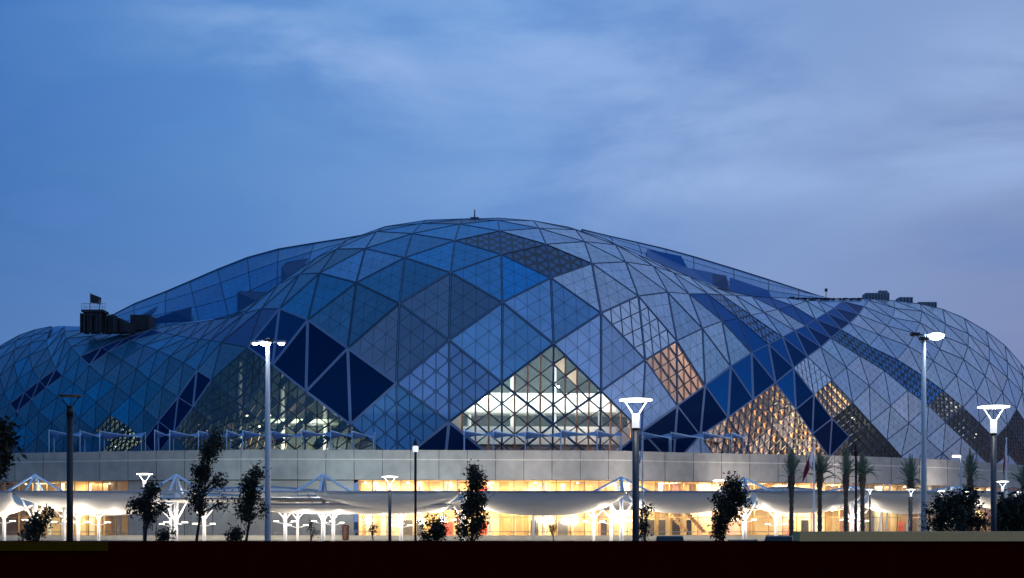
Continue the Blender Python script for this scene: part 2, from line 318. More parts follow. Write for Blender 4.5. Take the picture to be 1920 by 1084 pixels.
for (k, c) in cells:
    L_, B_, T_, R_ = cellpts(k, c)
    px, py = NODE[(k+1, c+1)]
    xs = [NODE[q][0] for q in ((k, c), (k, c+1), (k+1, c+1), (k+1, c+2))]
    if py > wtop(px)+10: continue
    n1 = nrm(L_, B_, T_); n2 = nrm(B_, R_, T_)
    kind = GLAZED.get((k, c)); navy = (k, c) in NAVY or (k, c) in NAVY2
    for a, b, n in ((L_, B_, n1), (B_, R_, n2), (R_, T_, n2), (T_, L_, n1), (B_, T_, (n1+n2).normalized())):
        key = tuple(sorted((tuple(round(v, 3) for v in a), tuple(round(v, 3) for v in b))))
        e = edges.setdefault(key, [a, b, Vector(), 0, 0]); e[2] += n; e[3] = max(e[3], 1 if navy else 0); e[4] = max(e[4], 1 if kind in ('hall', 'left', 'gold') else 0)
    if kind: glz.setdefault(kind, []).append((k, c, L_, B_, T_, R_, n1, n2)); continue
    uvl = [(0, 0), (1, 0), (0, 1)]; uvr = [(1, 0), (1, 1), (0, 1)]
    if navy or (k, c) in BLUE:
        m = MB(); m.face([L_, B_, T_], uvl); m.face([B_, R_, T_], uvr, mi=1)
        mats = ['navy_glass_deep', 'navy_glass_deep'] if (k, c) in NAVY else (['navy_glass', 'navy_glass'] if c < 0 else ['blue_panel', 'navy_glass'] if (k, c) in NAVY2 else ['blue_panel', 'blue_panel'])  # band pairs: lighter left triangle has its facet lighting put into the colour
        if (k, c) in GRID:
            g = GRID[(k, c)]; m = MB(); m.face([L_, B_, T_], uvl, (*g, .3)); m.face([B_, R_, T_], uvr, (*g, .3)); mats = ['grid_cladding', 'grid_cladding']
        m.build('dark_glass_panel' if navy else 'blue_panel', mats, root); continue
    if (k, c) in GRID:
        g = GRID[(k, c)]; m = MB(); m.face([L_, B_, T_], uvl, (*g, .3)); m.face([B_, R_, T_], uvr, (*g, .3))
        m.build('grid_panel', 'grid_cladding', root); continue
    rr = random.Random(k*71+c*13)
    cx = sum(xs)/4
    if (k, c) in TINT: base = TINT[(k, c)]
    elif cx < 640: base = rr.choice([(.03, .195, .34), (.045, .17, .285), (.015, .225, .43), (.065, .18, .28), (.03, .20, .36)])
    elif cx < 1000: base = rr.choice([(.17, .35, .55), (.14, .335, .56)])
    else: base = rr.choice([(.49, .59, .745), (.44, .565, .76), (.56, .605, .71), (.52, .625, .73)])  # deep blue at left to pale at right: sky reflection put into the colour
    if (k, c) == (1, -1):
        shell.face([L_, B_, T_], uvl, (.06, .28, .54, .2)); shell.face([B_, R_, T_], uvr, (.005, .28, .64, .4)); continue
    tgt = bold if (k, c) in ((-1, -2), (-2, -3), (-3, -3)) else shell
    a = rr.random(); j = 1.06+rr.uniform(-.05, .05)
    tgt.face([L_, B_, T_], uvl, (*[v*j for v in base], a)); j = .93+rr.uniform(-.06, .06); tgt.face([B_, R_, T_], uvr, (*[v*j for v in base], a))  # left triangle lightened, right darkened: facet shading painted into the colour
# crest skin: closes the roof along its top edge, just under the panels, and the far side behind it
for i in range(0, 212):
    xa = -140+i*10; xb = xa+10
    if xb > 1990: break
    for j in range(6):
        q = []
        for x, t in ((xa, j), (xb, j), (xb, j+1), (xa, j+1)):
            S = crest(x); w = wtop(x)+2; f = .90+.10*t/6; y = w-(w-S)*f
            q.append(P(x, y, shellY(x, y)+1.6))
        cx = xa; base = (.012, .20, .46) if cx < 700 else ((.07, .32, .60) if cx < 1100 else (.38, .53, .76))  # skin colour carries the same painted sky reflection, paler to the right
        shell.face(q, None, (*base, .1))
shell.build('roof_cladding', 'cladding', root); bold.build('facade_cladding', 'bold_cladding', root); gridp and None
bk = MB()
prof = [(0, 1), (12, .97), (28, .85), (42, .62), (52, .32), (56, .0)]
for i in range(0, 71):
    xa = -140+i*30; xb = min(1990, xa+30)
    for j in range(5):
        q = []
        for x, t in ((xa, j), (xb, j), (xb, j+1), (xa, j+1)):
            p = P(x, crest(x), shellY(x, crest(x))+1.6); dy, fz = prof[t]; q.append(Vector((p.x*(1-.004*dy), p.y+dy, ZP+(p.z-ZP)*fz-(.25 if t else 0))))
        bk.face(q, None, (.2, .3, .5, .1))
bk.build('rear_shell', 'cladding', root)
fr = MB(); par = {}; nav = []
def find(q):
    while par.setdefault(q, q) != q: q = par[q]
    return q
for a, b, n, navy, gz in edges.values():
    L = (a-b).length; vert = abs(a.x-b.x) < .32*L; x_ = 960+a.x/a.y*F; w = min(.42, (.023 if vert else .034 if x_ < 1100 else .029)*L)*(.72 if x_ > 1480 or x_ < 400 else 1)
    if navy: w = min(.42, .040*L)
    if L < .2: continue
    n = n.normalized()
    if navy:
        ka, kb = tuple(round(v, 3) for v in a), tuple(round(v, 3) for v in b); par[find(ka)] = find(kb); nav.append((ka, a, b, n, w)); continue
    fr.bar(a, b, n, w, .2, off=.05)
    if not navy and not gz and x_ > 700: fr.bar(a, b, n, w*.25, .1, mi=1, off=.07)
fr.build('diagrid_frame', ['frame_steel', 'frame_pale'], root)
clus = {}
for ka, a, b, n, w in nav: clus.setdefault(find(ka), MB()).bar(a, b, n, w, .2, off=.05)
for mb_ in clus.values(): mb_.build('pale_band_frame', 'frame_pale', root); 

# glazed diamonds: real mullions, glass, and what stands behind them
def bil(L_, B_, T_, R_, u, v):
    if u+v <= 1: return L_+(B_-L_)*u+(T_-L_)*v
    return R_+(T_-R_)*(1-u)+(B_-R_)*(1-v)
def lines(n):
    out = []
    for i in range(0, n+1):
        s_ = i/n
        out += [((s_, 0), (s_, 1-s_)), ((s_, 1-s_), (s_, 1)), ((0, s_), (1-s_, s_)), ((1-s_, s_), (1, s_))]
        if 0 < i <= n: out.append(((s_, 0), (0, s_)))
        if 0 < i < n: out.append(((1, s_), (s_, 1)))
    return [(a, b) for a, b in out if abs(a[0]-b[0])+abs(a[1]-b[1]) > 1e-6]
for kind, lst in glz.items():
    for (k, c, L_, B_, T_, R_, n1, n2) in lst:
        rr = random.Random(k*31+c*7)
        n = 4
        size = (L_-R_).length/n
        g = MB(); g.face([L_, B_, T_], [(0, 0), (1, 0), (0, 1)]); g.face([B_, R_, T_], [(1, 0), (1, 1), (0, 1)])
        glm = {'hall': 'window_glass', 'left': 'dark_window_glass', 'dark': 'black_window_glass', 'sky': 'sky_glass', 'peach': 'window_glass', 'sand': 'window_glass', 'pale': 'window_glass', 'gold': 'window_glass'}[kind]
        gp = g.build('glazed_panel', glm, root)
        mb = MB(); w = .045*size if kind != 'gold' else .05*size; d = .35 if kind != 'gold' else .55
        for (a, b) in lines(n):
            pa = bil(L_, B_, T_, R_, *a); pb = bil(L_, B_, T_, R_, *b); um = (a[0]+b[0]+a[1]+b[1])/2
            nn = n1 if um < 1 else n2
            vert = abs((a[0]+a[1])-(b[0]+b[1])) < 1e-6
            mi = 1 if (vert and (kind in ('hall', 'peach') or (kind == 'left' and k < -3 and c > -7))) or (kind == 'sky' and not vert and abs(a[1]-b[1]) < 1e-6) else 0
            mb.bar(pa, pb, nn, w*(1.5 if mi else 1.), d, mi=mi, off=.04)
        mb.build('mullion', ['mullion_dark', 'mullion_white' if kind == 'sky' else 'mullion_copper'], gp)
        nb = (n1+n2).normalized()
        fl = MB()
        for i in range(n):
            for j in range(n):
                u0, v0, s_ = i/n, j/n, 1/n
                def q(u, v, dep): return bil(L_, B_, T_, R_, u, v)-nb*dep
                if kind == 'gold':
                    if rr.random() < .15: continue
                    dd = .75
                    e = .12*s_
                    fl.face([q(u0+e, v0+s_-e, .12), q(u0+s_*.30, v0+e+.2*s_, .12), q(u0+s_*.66, v0+e+.25*s_, dd*.7), q(u0+s_*.45, v0+s_-e, dd*.7)])
                    if rr.random() < .75: fl.face([q(u0+s_*.05, v0+s_*.5, .3), q(u0+s_*.5, v0+s_*.08, .3), q(u0+s_*.92, v0+s_*.5, .9), q(u0+s_*.5, v0+s_*.92, .9)])
                elif kind == 'peach':
                    fl.face([q(u0, v0, .5), q(u0+s_, v0, .5), q(u0+s_, v0+s_, .5+rr.uniform(0, .1)), q(u0, v0+s_, .5)])
                elif kind in ('sand', 'pale'):
                    e = .08*s_
                    if rr.random() < .94: fl.face([q(u0+e, v0+e, .5), q(u0+s_-e, v0+e, .5), q(u0+s_-e, v0+s_-e, .62), q(u0+e, v0+s_-e, .62)])
                elif kind == 'sky':
                    if rr.random() < .13 or (k, c, i, j) == (2, 2, 0, 0): fl.face([q(u0, v0, .2), q(u0+s_, v0, .2), q(u0, v0+s_, .2)])
                    elif rr.random() < .2: fl.face([q(u0+s_, v0, .2), q(u0+s_, v0+s_, .2), q(u0, v0+s_, .2)], mi=1)
                elif kind == 'hall':
                    if (k, c) == (0, 0) and (i, j) in ((1, 3), (2, 3)) : fl.face([q(u0+s_, v0, .3), q(u0, v0+s_, .3), q(u0, v0, .3)] if i == 1 else [q(u0, v0, .3), q(u0+s_, v0, .3), q(u0, v0+s_, .3)])
                    if (k, c) == (-1, -1) and (i, j) == (0, 0): fl.face([q(u0, v0, .3), q(u0+s_, v0, .3), q(u0, v0+s_, .3)])
                elif kind == 'left':
                    if rr.random() < .03: fl.face([q(u0, v0, .3), q(u0+s_, v0, .3), q(u0, v0+s_, .3)])
                    if rr.random() < .3: fl.face([q(u0+.5*s_, v0, .5), q(u0+s_, v0+.2*s_, .9), q(u0+.7*s_, v0+s_, .9), q(u0+.3*s_, v0+s_, .5)], mi=1)
                elif kind == 'dark':
                    if rr.random() < .15: fl.face([q(u0, v0+s_, .4), q(u0+s_*.5, v0+.2*s_, .4), q(u0+s_*.8, v0+s_*.8, .9)], mi=1)
        fm = {'gold': ['copper_flap'], 'peach': ['peach_screen'], 'sand': ['sand_screen'], 'pale': ['cream_screen'], 'sky': ['cream_screen', 'mullion_white'], 'hall': ['cream_screen'], 'left': ['peach_screen', 'interior_green'], 'dark': ['interior_white', 'interior_brown']}[kind]
        if 0 < len(fl.f) <= 6:
            for f_, mi_ in zip(fl.f, fl.mi): q_ = MB(); q_.face([fl.v[i_] for i_ in f_]); q_.build('screen', fm[mi_], gp)
        elif fl.f: fl.build('screen', fm, gp)

# ---- interior behind the large windows
def inside(px, z, d, gap=2.5):              # lower a point until it stays behind the shell
    while z > ZP+.1:
        Y = wallY(px)+d; py = HOR-(z-CZ)*F/Y
        if py > crest(px)+6 and shellY(px, py)+gap < Y: break
        z -= .5
    return max(z, ZP+.1)
def interior(name, xa, xb, ztop, d, mat, step=40, zb=ZP+.05):
    m = MB(); xs = list(np.arange(xa, xb+1, step))
    for a, b in zip(xs[:-1], xs[1:]):
        za = inside(a, ztop, d); zc = inside(b, ztop, d); m.face([wp(a, zb, d), wp(b, zb, d), wp(b, max(zc, zb+.01), d), wp(a, max(za, zb+.01), d)])
    return m.build(name, mat, root)
def slab(name, xa, xb, z0, z1, d0, d1, mat, step=30):
    m = MB(); xs = list(np.arange(xa, xb+1, step))
    for a, b in zip(xs[:-1], xs[1:]):
        A0, B0, A1, B1 = wp(a, z0, d0), wp(b, z0, d0), wp(a, z1, d0), wp(b, z1, d0)
        C0, D0, C1, D1 = wp(a, z0, d1), wp(b, z0, d1), wp(a, z1, d1), wp(b, z1, d1)
        m.face([A0, B0, B1, A1]); m.face([C0, D0, B0, A0]); m.face([A1, B1, D1, C1]); m.face([D0, C0, C1, D1])
    for x in (xs[0], xs[-1]): m.face([wp(x, z0, d0), wp(x, z1, d0), wp(x, z1, d1), wp(x, z0, d1)])
    return m.build(name, mat, root)
interior('concourse_wall', 820, 1260, 36, 27, 'interior_green')
slab('concourse_floor', 825, 1235, 18.6, 21.3, 17.0, 26.8, 'interior_white'); slab('concourse_floor', 825, 1235, 13.6, 16.2, 14.5, 26.8, 'interior_white')
slab('concourse_counter', 840, 1220, ZP+.05, 13.2, 13.6, 14.2, 'interior_brown')
interior('hall_wall', 300, 780, 30, 24, 'interior_green'); slab('hall_floor', 400, 720, 16.6, 17.2, 15, 23.9, 'interior_green')
interior('hall_wall', 130, 300, 24, 20, 'interior_green')
interior('hall_wall', 1290, 1530, 32, 20, 'interior_brown'); interior('hall_wall', 1530, 1980, 30, 22, 'interior_dark')
interior('screen_wall', 1130, 1290, 40, 34, 'interior_dark', zb=22)
for nm, pts in (('hall_column', [(880, 22), (960, 22), (1040, 22), (1125, 22), (1180, 22)]), ('hall_column', [(450, 19), (530, 19), (610, 19)])):
    for x, d in pts:
        m = MB(); p = wp(x, 0, d); m.tube([(p.x, p.y, ZP+.05), (p.x, p.y, ZP+14)], .3, 10); m.build(nm, 'interior_white', root)
def downlight(x, z, d, r=.22, mat='lamp_soft'):
    p = wp(x, z, d); m = MB(); m.lathe(p, [(r*.6, r*.5), (r, r*.2), (r, -r*.2), (r*.5, -r*.4)], 8); m.build('downlight', mat, root)
for x, z, d, r, mt_ in ((1045, 21.8, 12.6, .35, 'lamp_cool'), (905, 20.2, 13.5, .5, 'lamp_cool'), (935, 22.3, 14, .4, 'lamp_soft'), (868, 19, 10.5, .2, 'lamp_cool'), (1165, 21, 13, .4, 'lamp_soft'), (540, 16.2, 14, .3, 'lamp_soft'), (588, 16.4, 14, .4, 'lamp_soft'), (505, 17.6, 14, .25, 'lamp_warm'), (487, 16, 14, .25, 'lamp_warm'), (463, 17.5, 13, .2, 'lamp_warm'), (600, 13.2, 12, .3, 'lamp_warm'), (440, 15, 13, .2, 'lamp_soft')): downlight(x, z, d, r, mt_)
for i in range(16):
    downlight(rng.uniform(205, 262), rng.uniform(12.4, 16.5), 12.5+i*.2, .14, 'lamp_soft')
for i in range(10): downlight(rng.uniform(352, 395), rng.uniform(14.3, 17.2), 12+i*.2, .14, 'lamp_soft')
for i in range(12): downlight(rng.uniform(430, 470), rng.uniform(12.6, 17), 13+i*.2, .13, 'lamp_soft')
for x, z, d in ((1598, 18.6, 14), (1603, 18.4, 14), (1628, 17.8, 14), (1788, 16.6, 16), (1793, 17.1, 16), (1830, 17.4, 16), (1826, 16.8, 16), (1908, 20.6, 20), (1912, 19, 20), (1906, 17.5, 20), (1900, 18.4, 20)): downlight(x, z, d, .2, 'lamp_warm')
def area(px, z, d, e, col, sx, sy, tgt_px, tz, td): light('AREA', wp(px, z, d), e, col, sx, wp(tgt_px, tz, td), sy=sy)
area(900, 23.5, 12.5, 1500, (.92, 1, .93), 6, 3, 905, 17, 22); area(1000, 24, 13, 1100, (.95, 1, .93), 8, 3, 1000, 17, 24)
area(1100, 22, 13, 900, (1, .93, .82), 6, 3, 1100, 16, 24); area(1000, 17.9, 15, 1500, (1, .95, .85), 18, 2, 1000, 12, 18)
area(1000, 28, 24, 160, (1, .9, .75), 10, 4, 1000, 22, 12)
area(1150, 14, 13, 350, (1, .55, .3), 5, 3, 1120, 16, 8.5)
area(560, 16.2, 14, 2200, (1, .95, .78), 8, 3, 570, 14, 23); area(600, 13, 20, 900, (1, .9, .7), 6, 3, 560, 16, 10)
area(235, 15, 15, 1100, (1, .90, .66), 4, 3, 225, 13.5, 19)
area(1420, 16, 16, 5600, (1, .66, .34), 14, 9, 1420, 17, 9); area(1500, 14, 13, 1600, (1, .6, .28), 4, 3, 1490, 15, 9)
area(1560, 20, 16, 1600, (1, .78, .5), 5, 4, 1562, 21, 10)
area(1780, 19, 17, 900, (.85, 1, .9), 4, 4, 1775, 20, 9)
area(1268, 26.5, 24, 3000, (1, .76, .60), 9, 9, 1266, 27, 10)


# ---- the two roof wings seen behind the crest
def wing(tx, ty, bx, by, Y0, Y1, name, nu, nv, tintf):
    T = [P(x, y, Y1) for x, y in zip(tx, ty)]; B = [P(x, y, Y0) for x, y in zip(bx, by)]
    def at(u, v):
        i = u*(len(T)-1); a = min(int(i), len(T)-2); f = i-a
        t = T[a].lerp(T[a+1], f); b = B[a].lerp(B[a+1], f); p = b.lerp(t, v); s_ = math.sin(v*math.pi)*.8; return p+Vector((0, -s_, s_*.5))
    m = MB(); fr_ = MB()
    for i in range(nu):
        for j in range(nv):
            q = [at(i/nu, j/nv), at((i+1)/nu, j/nv), at((i+1)/nu, (j+1)/nv), at(i/nu, (j+1)/nv)]
            m.face(q, [(0, 0), (1, 0), (1, 1), (0, 1)], (*tintf(i, j), .2)); n = nrm(q[0], q[1], q[2])
            fr_.bar(q[0], q[1], n, .16, .1, off=.04); fr_.bar(q[0], q[3], n, .16, .1, off=.04)
    for i in range(nu):                      # down the far side
        q = [at(i/nu, 1), at((i+1)/nu, 1)]; m.face([q[0], q[1], q[1]+Vector((0, 25, -14)), q[0]+Vector((0, 25, -14))], None, (.05, .15, .3, .1)); fr_.bar(q[0], q[1], Vector((0, -1, .3)), .35, .3, off=.1)
    m.build(name, 'cladding', root); fr_.build('wing_frame', 'frame_steel', root); return at
ltx, lty = [207, 257, 328, 370, 438, 497, 574, 645, 700], [594, 568, 541, 522, 493, 472, 459, 448, 438]
lbx, lby = [215, 262, 325, 400, 455, 500, 560, 620, 680], [622, 622, 616, 606, 596, 572, 530, 492, 462]
rl = random.Random(3)
wing(ltx, lty, lbx, lby, 238, 262, 'roof_wing', 9, 3, lambda i, j: rl.choice([(.005, .20, .46), (.01, .24, .52), (.005, .17, .40)]))
rtx, rty = [1090, 1160, 1230, 1300, 1400, 1480, 1545], [431, 448, 463, 482, 512, 538, 559]
rbx, rby = [1100, 1170, 1240, 1300, 1400, 1480, 1545], [452, 475, 505, 530, 560, 566, 568]
wing(rtx, rty, rbx, rby, 238, 258, 'roof_wing', 8, 3, lambda i, j: rl.choice([(.10, .30, .58), (.14, .34, .62)]))
def patch(pts, Y, mat, name='dark_roof_panel'):
    m = MB(); m.face([P(x, y, YY) for (x, y, YY) in pts]); m.build(name, mat, root)
patch([(283, 608, 238), (283, 600, 239), (328, 584, 241), (359, 575, 243), (359, 602, 238)], 0, 'navy_glass')
patch([(445, 598, 236), (445, 548, 246), (453, 543, 247), (497, 530, 249), (523, 527, 248), (490, 568, 236)], 0, 'navy_glass')
patch([(526, 545, 236), (528, 500, 248), (538, 491, 250), (580, 484, 249), (545, 530, 236)], 0, 'navy_glass')
patch([(250, 606, 239), (255, 596, 241), (296, 573, 246), (292, 584, 242), (275, 600, 239)], 0, 'navy_glass')
patch([(1213, 492, 236), (1213, 467, 247), (1277, 480, 246), (1289, 502, 243), (1336, 511, 243), (1336, 534, 236)], 0, 'blue_panel')
patch([(1336, 512, 243), (1362, 517, 243), (1366, 534, 240), (1366, 552, 236), (1336, 535, 236)], 0, 'navy_glass')
patch([(1368, 520, 243), (1440, 544, 241), (1447, 558, 239), (1401, 560, 236), (1368, 552, 236)], 0, 'blue_panel')

# ------------------------------------------------------------------ podium
pod = MB(); jn = MB(); led = MB(); low = MB()
xs = [-400, -340] + [-290+53*i for i in range(48)]
Zl = 7.95
for i, (a, b) in enumerate(zip(xs[:-1], xs[1:])):
    e = .5
    pod.face([wp(a+e, Zl, 0), wp(b-e, Zl, 0), wp(b-e, ZP, 0), wp(a+e, ZP, 0)], mi=(i*7+i*i) % 4)
    pod.face([wp(a+e, ZP, 0), wp(b-e, ZP, 0), wp(b-e, ZP, .4), wp(a+e, ZP, .4)])
    jn.face([wp(a-2, Zl, .06), wp(b+2, Zl, .06), wp(b+2, ZP-.02, .06), wp(a-2, ZP-.02, .06)])
    jn.face([wp(a, Zl+.01, .03), wp(b, Zl+.01, .03), wp(b, Zl+.01, 2.4), wp(a, Zl+.01, 2.4)])
    led.face([wp(a, 10.60, -.06), wp(b, 10.60, -.06), wp(b, 10.76, -.06), wp(a, 10.76, -.06)])
    led.face([wp(a, 10.74, -.05), wp(b, 10.74, -.05), wp(b, 10.74, .0), wp(a, 10.74, .0)])
    led.face([wp(a, 10.62, -.05), wp(b, 10.62, -.05), wp(b, 10.62, .0), wp(a, 10.62, .0)])
    if 245 < (a+b)/2 < 672: low.face([wp(a+.6, 0, .5), wp(b-.6, 0, .5), wp(b-.6, Zl-.12, .5), wp(a+.6, Zl-.12, .5)]); jn.face([wp(a, 0, .56), wp(b, 0, .56), wp(b, Zl, .56), wp(a, Zl, .56)])
pod.build('podium_parapet', ['concrete', 'concrete_b', 'concrete', 'concrete_c'], root); jn.build('panel_joint', 'joint_dark', root); led.build('ledge', 'concrete_pale', root); low.build('podium_wall', 'concrete', root)
ter = MB()
for a, b in zip(xs[:-1], xs[1:]): ter.face([wp(a, ZP-.05, .2), wp(b, ZP-.05, .2), wp(b, ZP-.05, 45), wp(a, ZP-.05, 45)])
ter.build('terrace_floor', 'paving', root)
# ground-floor rooms behind glass
def rooms(xa, xb, seed, warm=1.):
    rr = random.Random(seed); st = 26.5
    bw = MB(); fl = MB(); ce = MB(); gl = MB(); mu = MB(); n = int(round((xb-xa)/st)); X = [xa+(xb-xa)*i/n for i in range(n+1)]
    for a, b in zip(X[:-1], X[1:]):
        mi = 0
        c_ = a+(b-a)*rr.uniform(.25, .8); bw.face([wp(a, 0, 5.5), wp(c_, 0, 5.5), wp(c_, Zl, 5.5), wp(a, Zl, 5.5)], mi=rr.choice((0, 0, 1, 2, 3))); bw.face([wp(c_, 0, 5.5), wp(b, 0, 5.5), wp(b, Zl, 5.5), wp(c_, Zl, 5.5)], mi=rr.choice((0, 0, 1, 2, 0)))
        for z0, z1 in ((.02, .12), (4.2, 4.9), (7.86, 7.94)):
            fl.face([wp(a, z1, .9), wp(b, z1, .9), wp(b, z1, 5.5), wp(a, z1, 5.5)]); fl.face([wp(a, z0, .9), wp(b, z0, .9), wp(b, z0, 5.5), wp(a, z0, 5.5)]); fl.face([wp(a, z0, .9), wp(b, z0, .9), wp(b, z1, .9), wp(a, z1, .9)])
        gl.face([wp(a, .12, .8), wp(b, .12, .8), wp(b, Zl, .8), wp(a, Zl, .8)])
        mu.box((wp(a, Zl/2, .74)), (.10, .14, Zl-.05)); 
    for z in (.35, 2.9, 6.35): 
        for a, b in zip(X[:-1], X[1:]): mu.bar(wp(a, z, .74), wp(b, z, .74), (0, -1, 0), .09, .1)
    for x in (X[0], X[-1]): bw.face([wp(x, 0, .5), wp(x, 0, 5.5), wp(x, Zl, 5.5), wp(x, Zl, .5)])
    bw.build('room_wall', ['warm_plaster', 'cream_paint', 'ochre_paint', 'poster_pink'], root); fl.build('room_floor', 'warm_plaster', root); mu.build('window_frame', 'warm_wood', root); gl.build('window', 'window_glass', root)
    for i in range(n):
        a, b = X[i], X[i+1]
        for z0, z1, fl_ in ((.12, 3.2, 0), (4.9, 7.7, 1)):
            r_ = rr.random()
            w0 = rr.uniform(.1, .4); w1 = rr.uniform(.55, .95); x0 = a+(b-a)*w0; x1 = a+(b-a)*w1; d = rr.uniform(3.4, 5.2)
            def quad(mat, name, zt):
                m = MB(); m.face([wp(x0, z0, d), wp(x1, z0, d), wp(x1, zt, d), wp(x0, zt, d)]); m.face([wp(x1, z0, d), wp(x1, z0, d+.3), wp(x1, zt, d+.3), wp(x1, zt, d)]); m.face([wp(x0, z0, d), wp(x0, z0, d+.3), wp(x0, zt, d+.3), wp(x0, zt, d)]); m.face([wp(x0, zt, d), wp(x1, zt, d), wp(x1, zt, d+.3), wp(x0, zt, d+.3)]); m.build(name, mat, root)
            if r_ < .22: quad('door_dark' if fl_ == 0 else 'warm_wood', 'interior_door', z0+2.4)
            elif r_ < .42: quad('warm_wood', 'partition', z1)
            elif r_ < .52 and 900 < a < 1500: quad('poster_pink', 'poster', z0+2.6)
            elif r_ < .66:
                m = MB(); p = wp(x0, 0, 2.2); m.tube([(p.x, p.y, z0), (p.x, p.y, z1)], .28, 10); m.build('room_column', 'interior_white', root)
        if i % 3 == 0:
            for z in (3.9, 7.6): downlight((a+b)/2, z, 2.6, .16, 'lamp_warm')
    m_ = (xb-xa); k = max(1, int(m_/150))
    for i in range(k):
        xc = xa+m_*(i+.5)/k
        for z, e in ((7.7, 1650), (4.05, 1400)):
            light('AREA', wp(xc, z, 2.8), e*warm, (1, .81, .50), m_/k/F*wallY(xc)*.9, wp(xc, 0, 3.2), sy=2.)
    return X
rooms(-200, 245, 5, .7); rooms(672, 1600, 9, 1.1); rooms(1600, 1930, 12, .55)
for x0, x1, z0, z1, mt_ in ((832, 850, .3, 2.2, 'poster_red'), (896, 918, .5, 2.2, 'poster_red'), (898, 922, 5.4, 7.2, 'poster_red'), (833, 850, 5.0, 7.4, 'poster_pink'), (1684, 1694, .4, 2.3, 'poster_red')):
    m = MB(); m.box((wp((x0+x1)/2, (z0+z1)/2, 3.0)), ((x1-x0)/F*wallY(x0), .15, z1-z0)); m.build('poster', mt_, root)
for (x0, z0, x1, z1) in ((1290, 3.4, 1322, .6), (1255, 3.4, 1290, .7)):     # stair flights inside
    m = MB(); n_ = 8
    for i in range(n_):
        f = i/n_; p = wp(x0+(x1-x0)*f, z0+(z1-z0)*f, 3.6); m.box(p, (.45, 1.2, .5))
    m.build('stair', 'warm_wood', root)
for x in (1660, 1700, 1648):                                              # leaning white struts at the right end
    m = MB(); m.tube([wp(x, .1, -.6), wp(x+9, 7.9, -.6)], .16, 8); m.build('raking_strut', 'white_steel', root)

# rooftop pieces
def roofbox(px0, px1, py0, py1, Y, name, label, cat, mat, dep=4., group=None, extra=None):
    a = P(px0, py1, Y); b = P(px1, py0, Y); t = thing(name, label, cat, ((a.x+b.x)/2, Y, a.z), group)
    m = MB(); m.box(((a.x+b.x)/2, Y+dep/2, (a.z+b.z)/2), (b.x-a.x, dep, b.z-a.z)); m.build('casing', mat, t, bevel=.05)
    g = MB(); nn = max(3, int((b.x-a.x)/.5))
    for i in range(nn): g.box((a.x+(b.x-a.x)*(i+.5)/nn, Y-.04, (a.z+b.z)/2), (.12, .08, (b.z-a.z)*.8))
    g.build('louvre', 'roof_equipment', t)
    if extra: extra(t, a, b)
    return t
YR = 226
roofbox(244, 280, 590, 619, 219, 'plant_enclosure', 'dark ribbed box standing on the left roof beside the black deck', 'plant enclosure', 'roof_equipment', 4)
def deck():
    Y = 214; t = thing('viewing_deck', 'black rooftop deck with railing and tilted screen on the left roof shoulder', 'roof deck', P(180, 617, Y))
    a = P(148, 617, Y); b = P(240, 617, Y); z1 = P(150, 588, Y).z
    m = MB()
    for i in range(90):
        f = i/89; x = a.x+(b.x-a.x)*f; top = P(0, 588+ (0 if f < .6 else (f-.6)*45)+rng.uniform(-3, 2), Y).z
        m.box((x, Y+rng.uniform(0, 3), (a.z+top)/2-.2), (.28, .3, top-a.z+.4))
    m.box(((a.x+P(205, 0, Y).x)/2, Y+3.6, (a.z+P(0, 590, Y).z)/2), (P(205, 0, Y).x-a.x, 1, P(0, 590, Y).z-a.z))
    m.box(((P(205, 0, Y).x+b.x)/2, Y+3.6, a.z+.6), (b.x-P(205, 0, Y).x, 1, 1.6))
    m.build('screening', 'roof_equipment', t)
    m = MB(); p = P(174, 583, Y); m.box((p.x, Y+1.2, p.z), (3.4, 3, .35)); m.box((p.x, Y+1.2, p.z-.45), (2.4, 2, .5)); m.build('deck_floor', 'roof_equipment', t)
    m = MB()
    for i in range(10): x = P(153+44*i/9, 583, Y).x; m.tube([(x, Y, p.z), (x, Y, p.z+1.2)], .035, 5)
    for h in (.6, 1.15): m.tube([P(153, 583, Y)+Vector((0, 0, h)), P(197, 583, Y)+Vector((0, 0, h))], .035, 5)
    m.build('railing', 'grey_steel', t)
    m = MB(); c = [P(169, 550, Y), P(189, 558, Y), P(188, 571, Y), P(169, 567, Y)]
    m.face(c); m.face([q+Vector((0, .3, 0)) for q in c][::-1])
    for i in range(4): m.face([c[i], c[(i+1) % 4], c[(i+1) % 4]+Vector((0, .3, 0)), c[i]+Vector((0, .3, 0))])
    m.build('screen', 'roof_equipment', t); m = MB(); m.tube([P(169, 583, Y), P(169, 549, Y)], .06, 6); m.tube([P(186, 583, Y), P(186, 562, Y)], .06, 6); m.build('post', 'grey_steel', t)
deck()
ri = [(1623, 1668, 549, 562, 'widest grey unit with a raised hood on the right roof'), (1686, 1712, 557, 566, 'middle grey cooling unit along the right roof edge'), (1722, 1757, 566, 577, 'lowest grey cooling unit at the right end of the roof edge')]
for i, (x0, x1, y0, y1, lb) in enumerate(ri):
    xm = (x0+x1)/2; roofbox(x0, x1, y0, y1+4, shellY(xm, crest(xm))+1.2, 'cooling_unit', lb, 'cooling unit', 'roof_unit', 2.5, 'cooling units on the right roof')
m = MB(); Yh = shellY(1655, crest(1655))+2; m.box(P(1655, 547.5, Yh), (1.5, 1, .35)); m.tube([P(1650, 550, Yh), P(1650, 543.5, Yh)], .05, 6); m.tube([P(1651, 550, Yh), P(1666, 549, Yh)], .12, 6); tag(m.build('roof_hood', 'roof_unit'), 'small raised hood above the widest right roof unit', 'roof hood')
m = MB()
for i in range(46):
    x = 1478+i*3.05; m.box(P(x, crest(x)-rng.uniform(0, .8), shellY(x, crest(x))+.6), (.25, .4, rng.uniform(.12, .40)))
m.build('roof_edge_rail', 'roof_equipment', root)
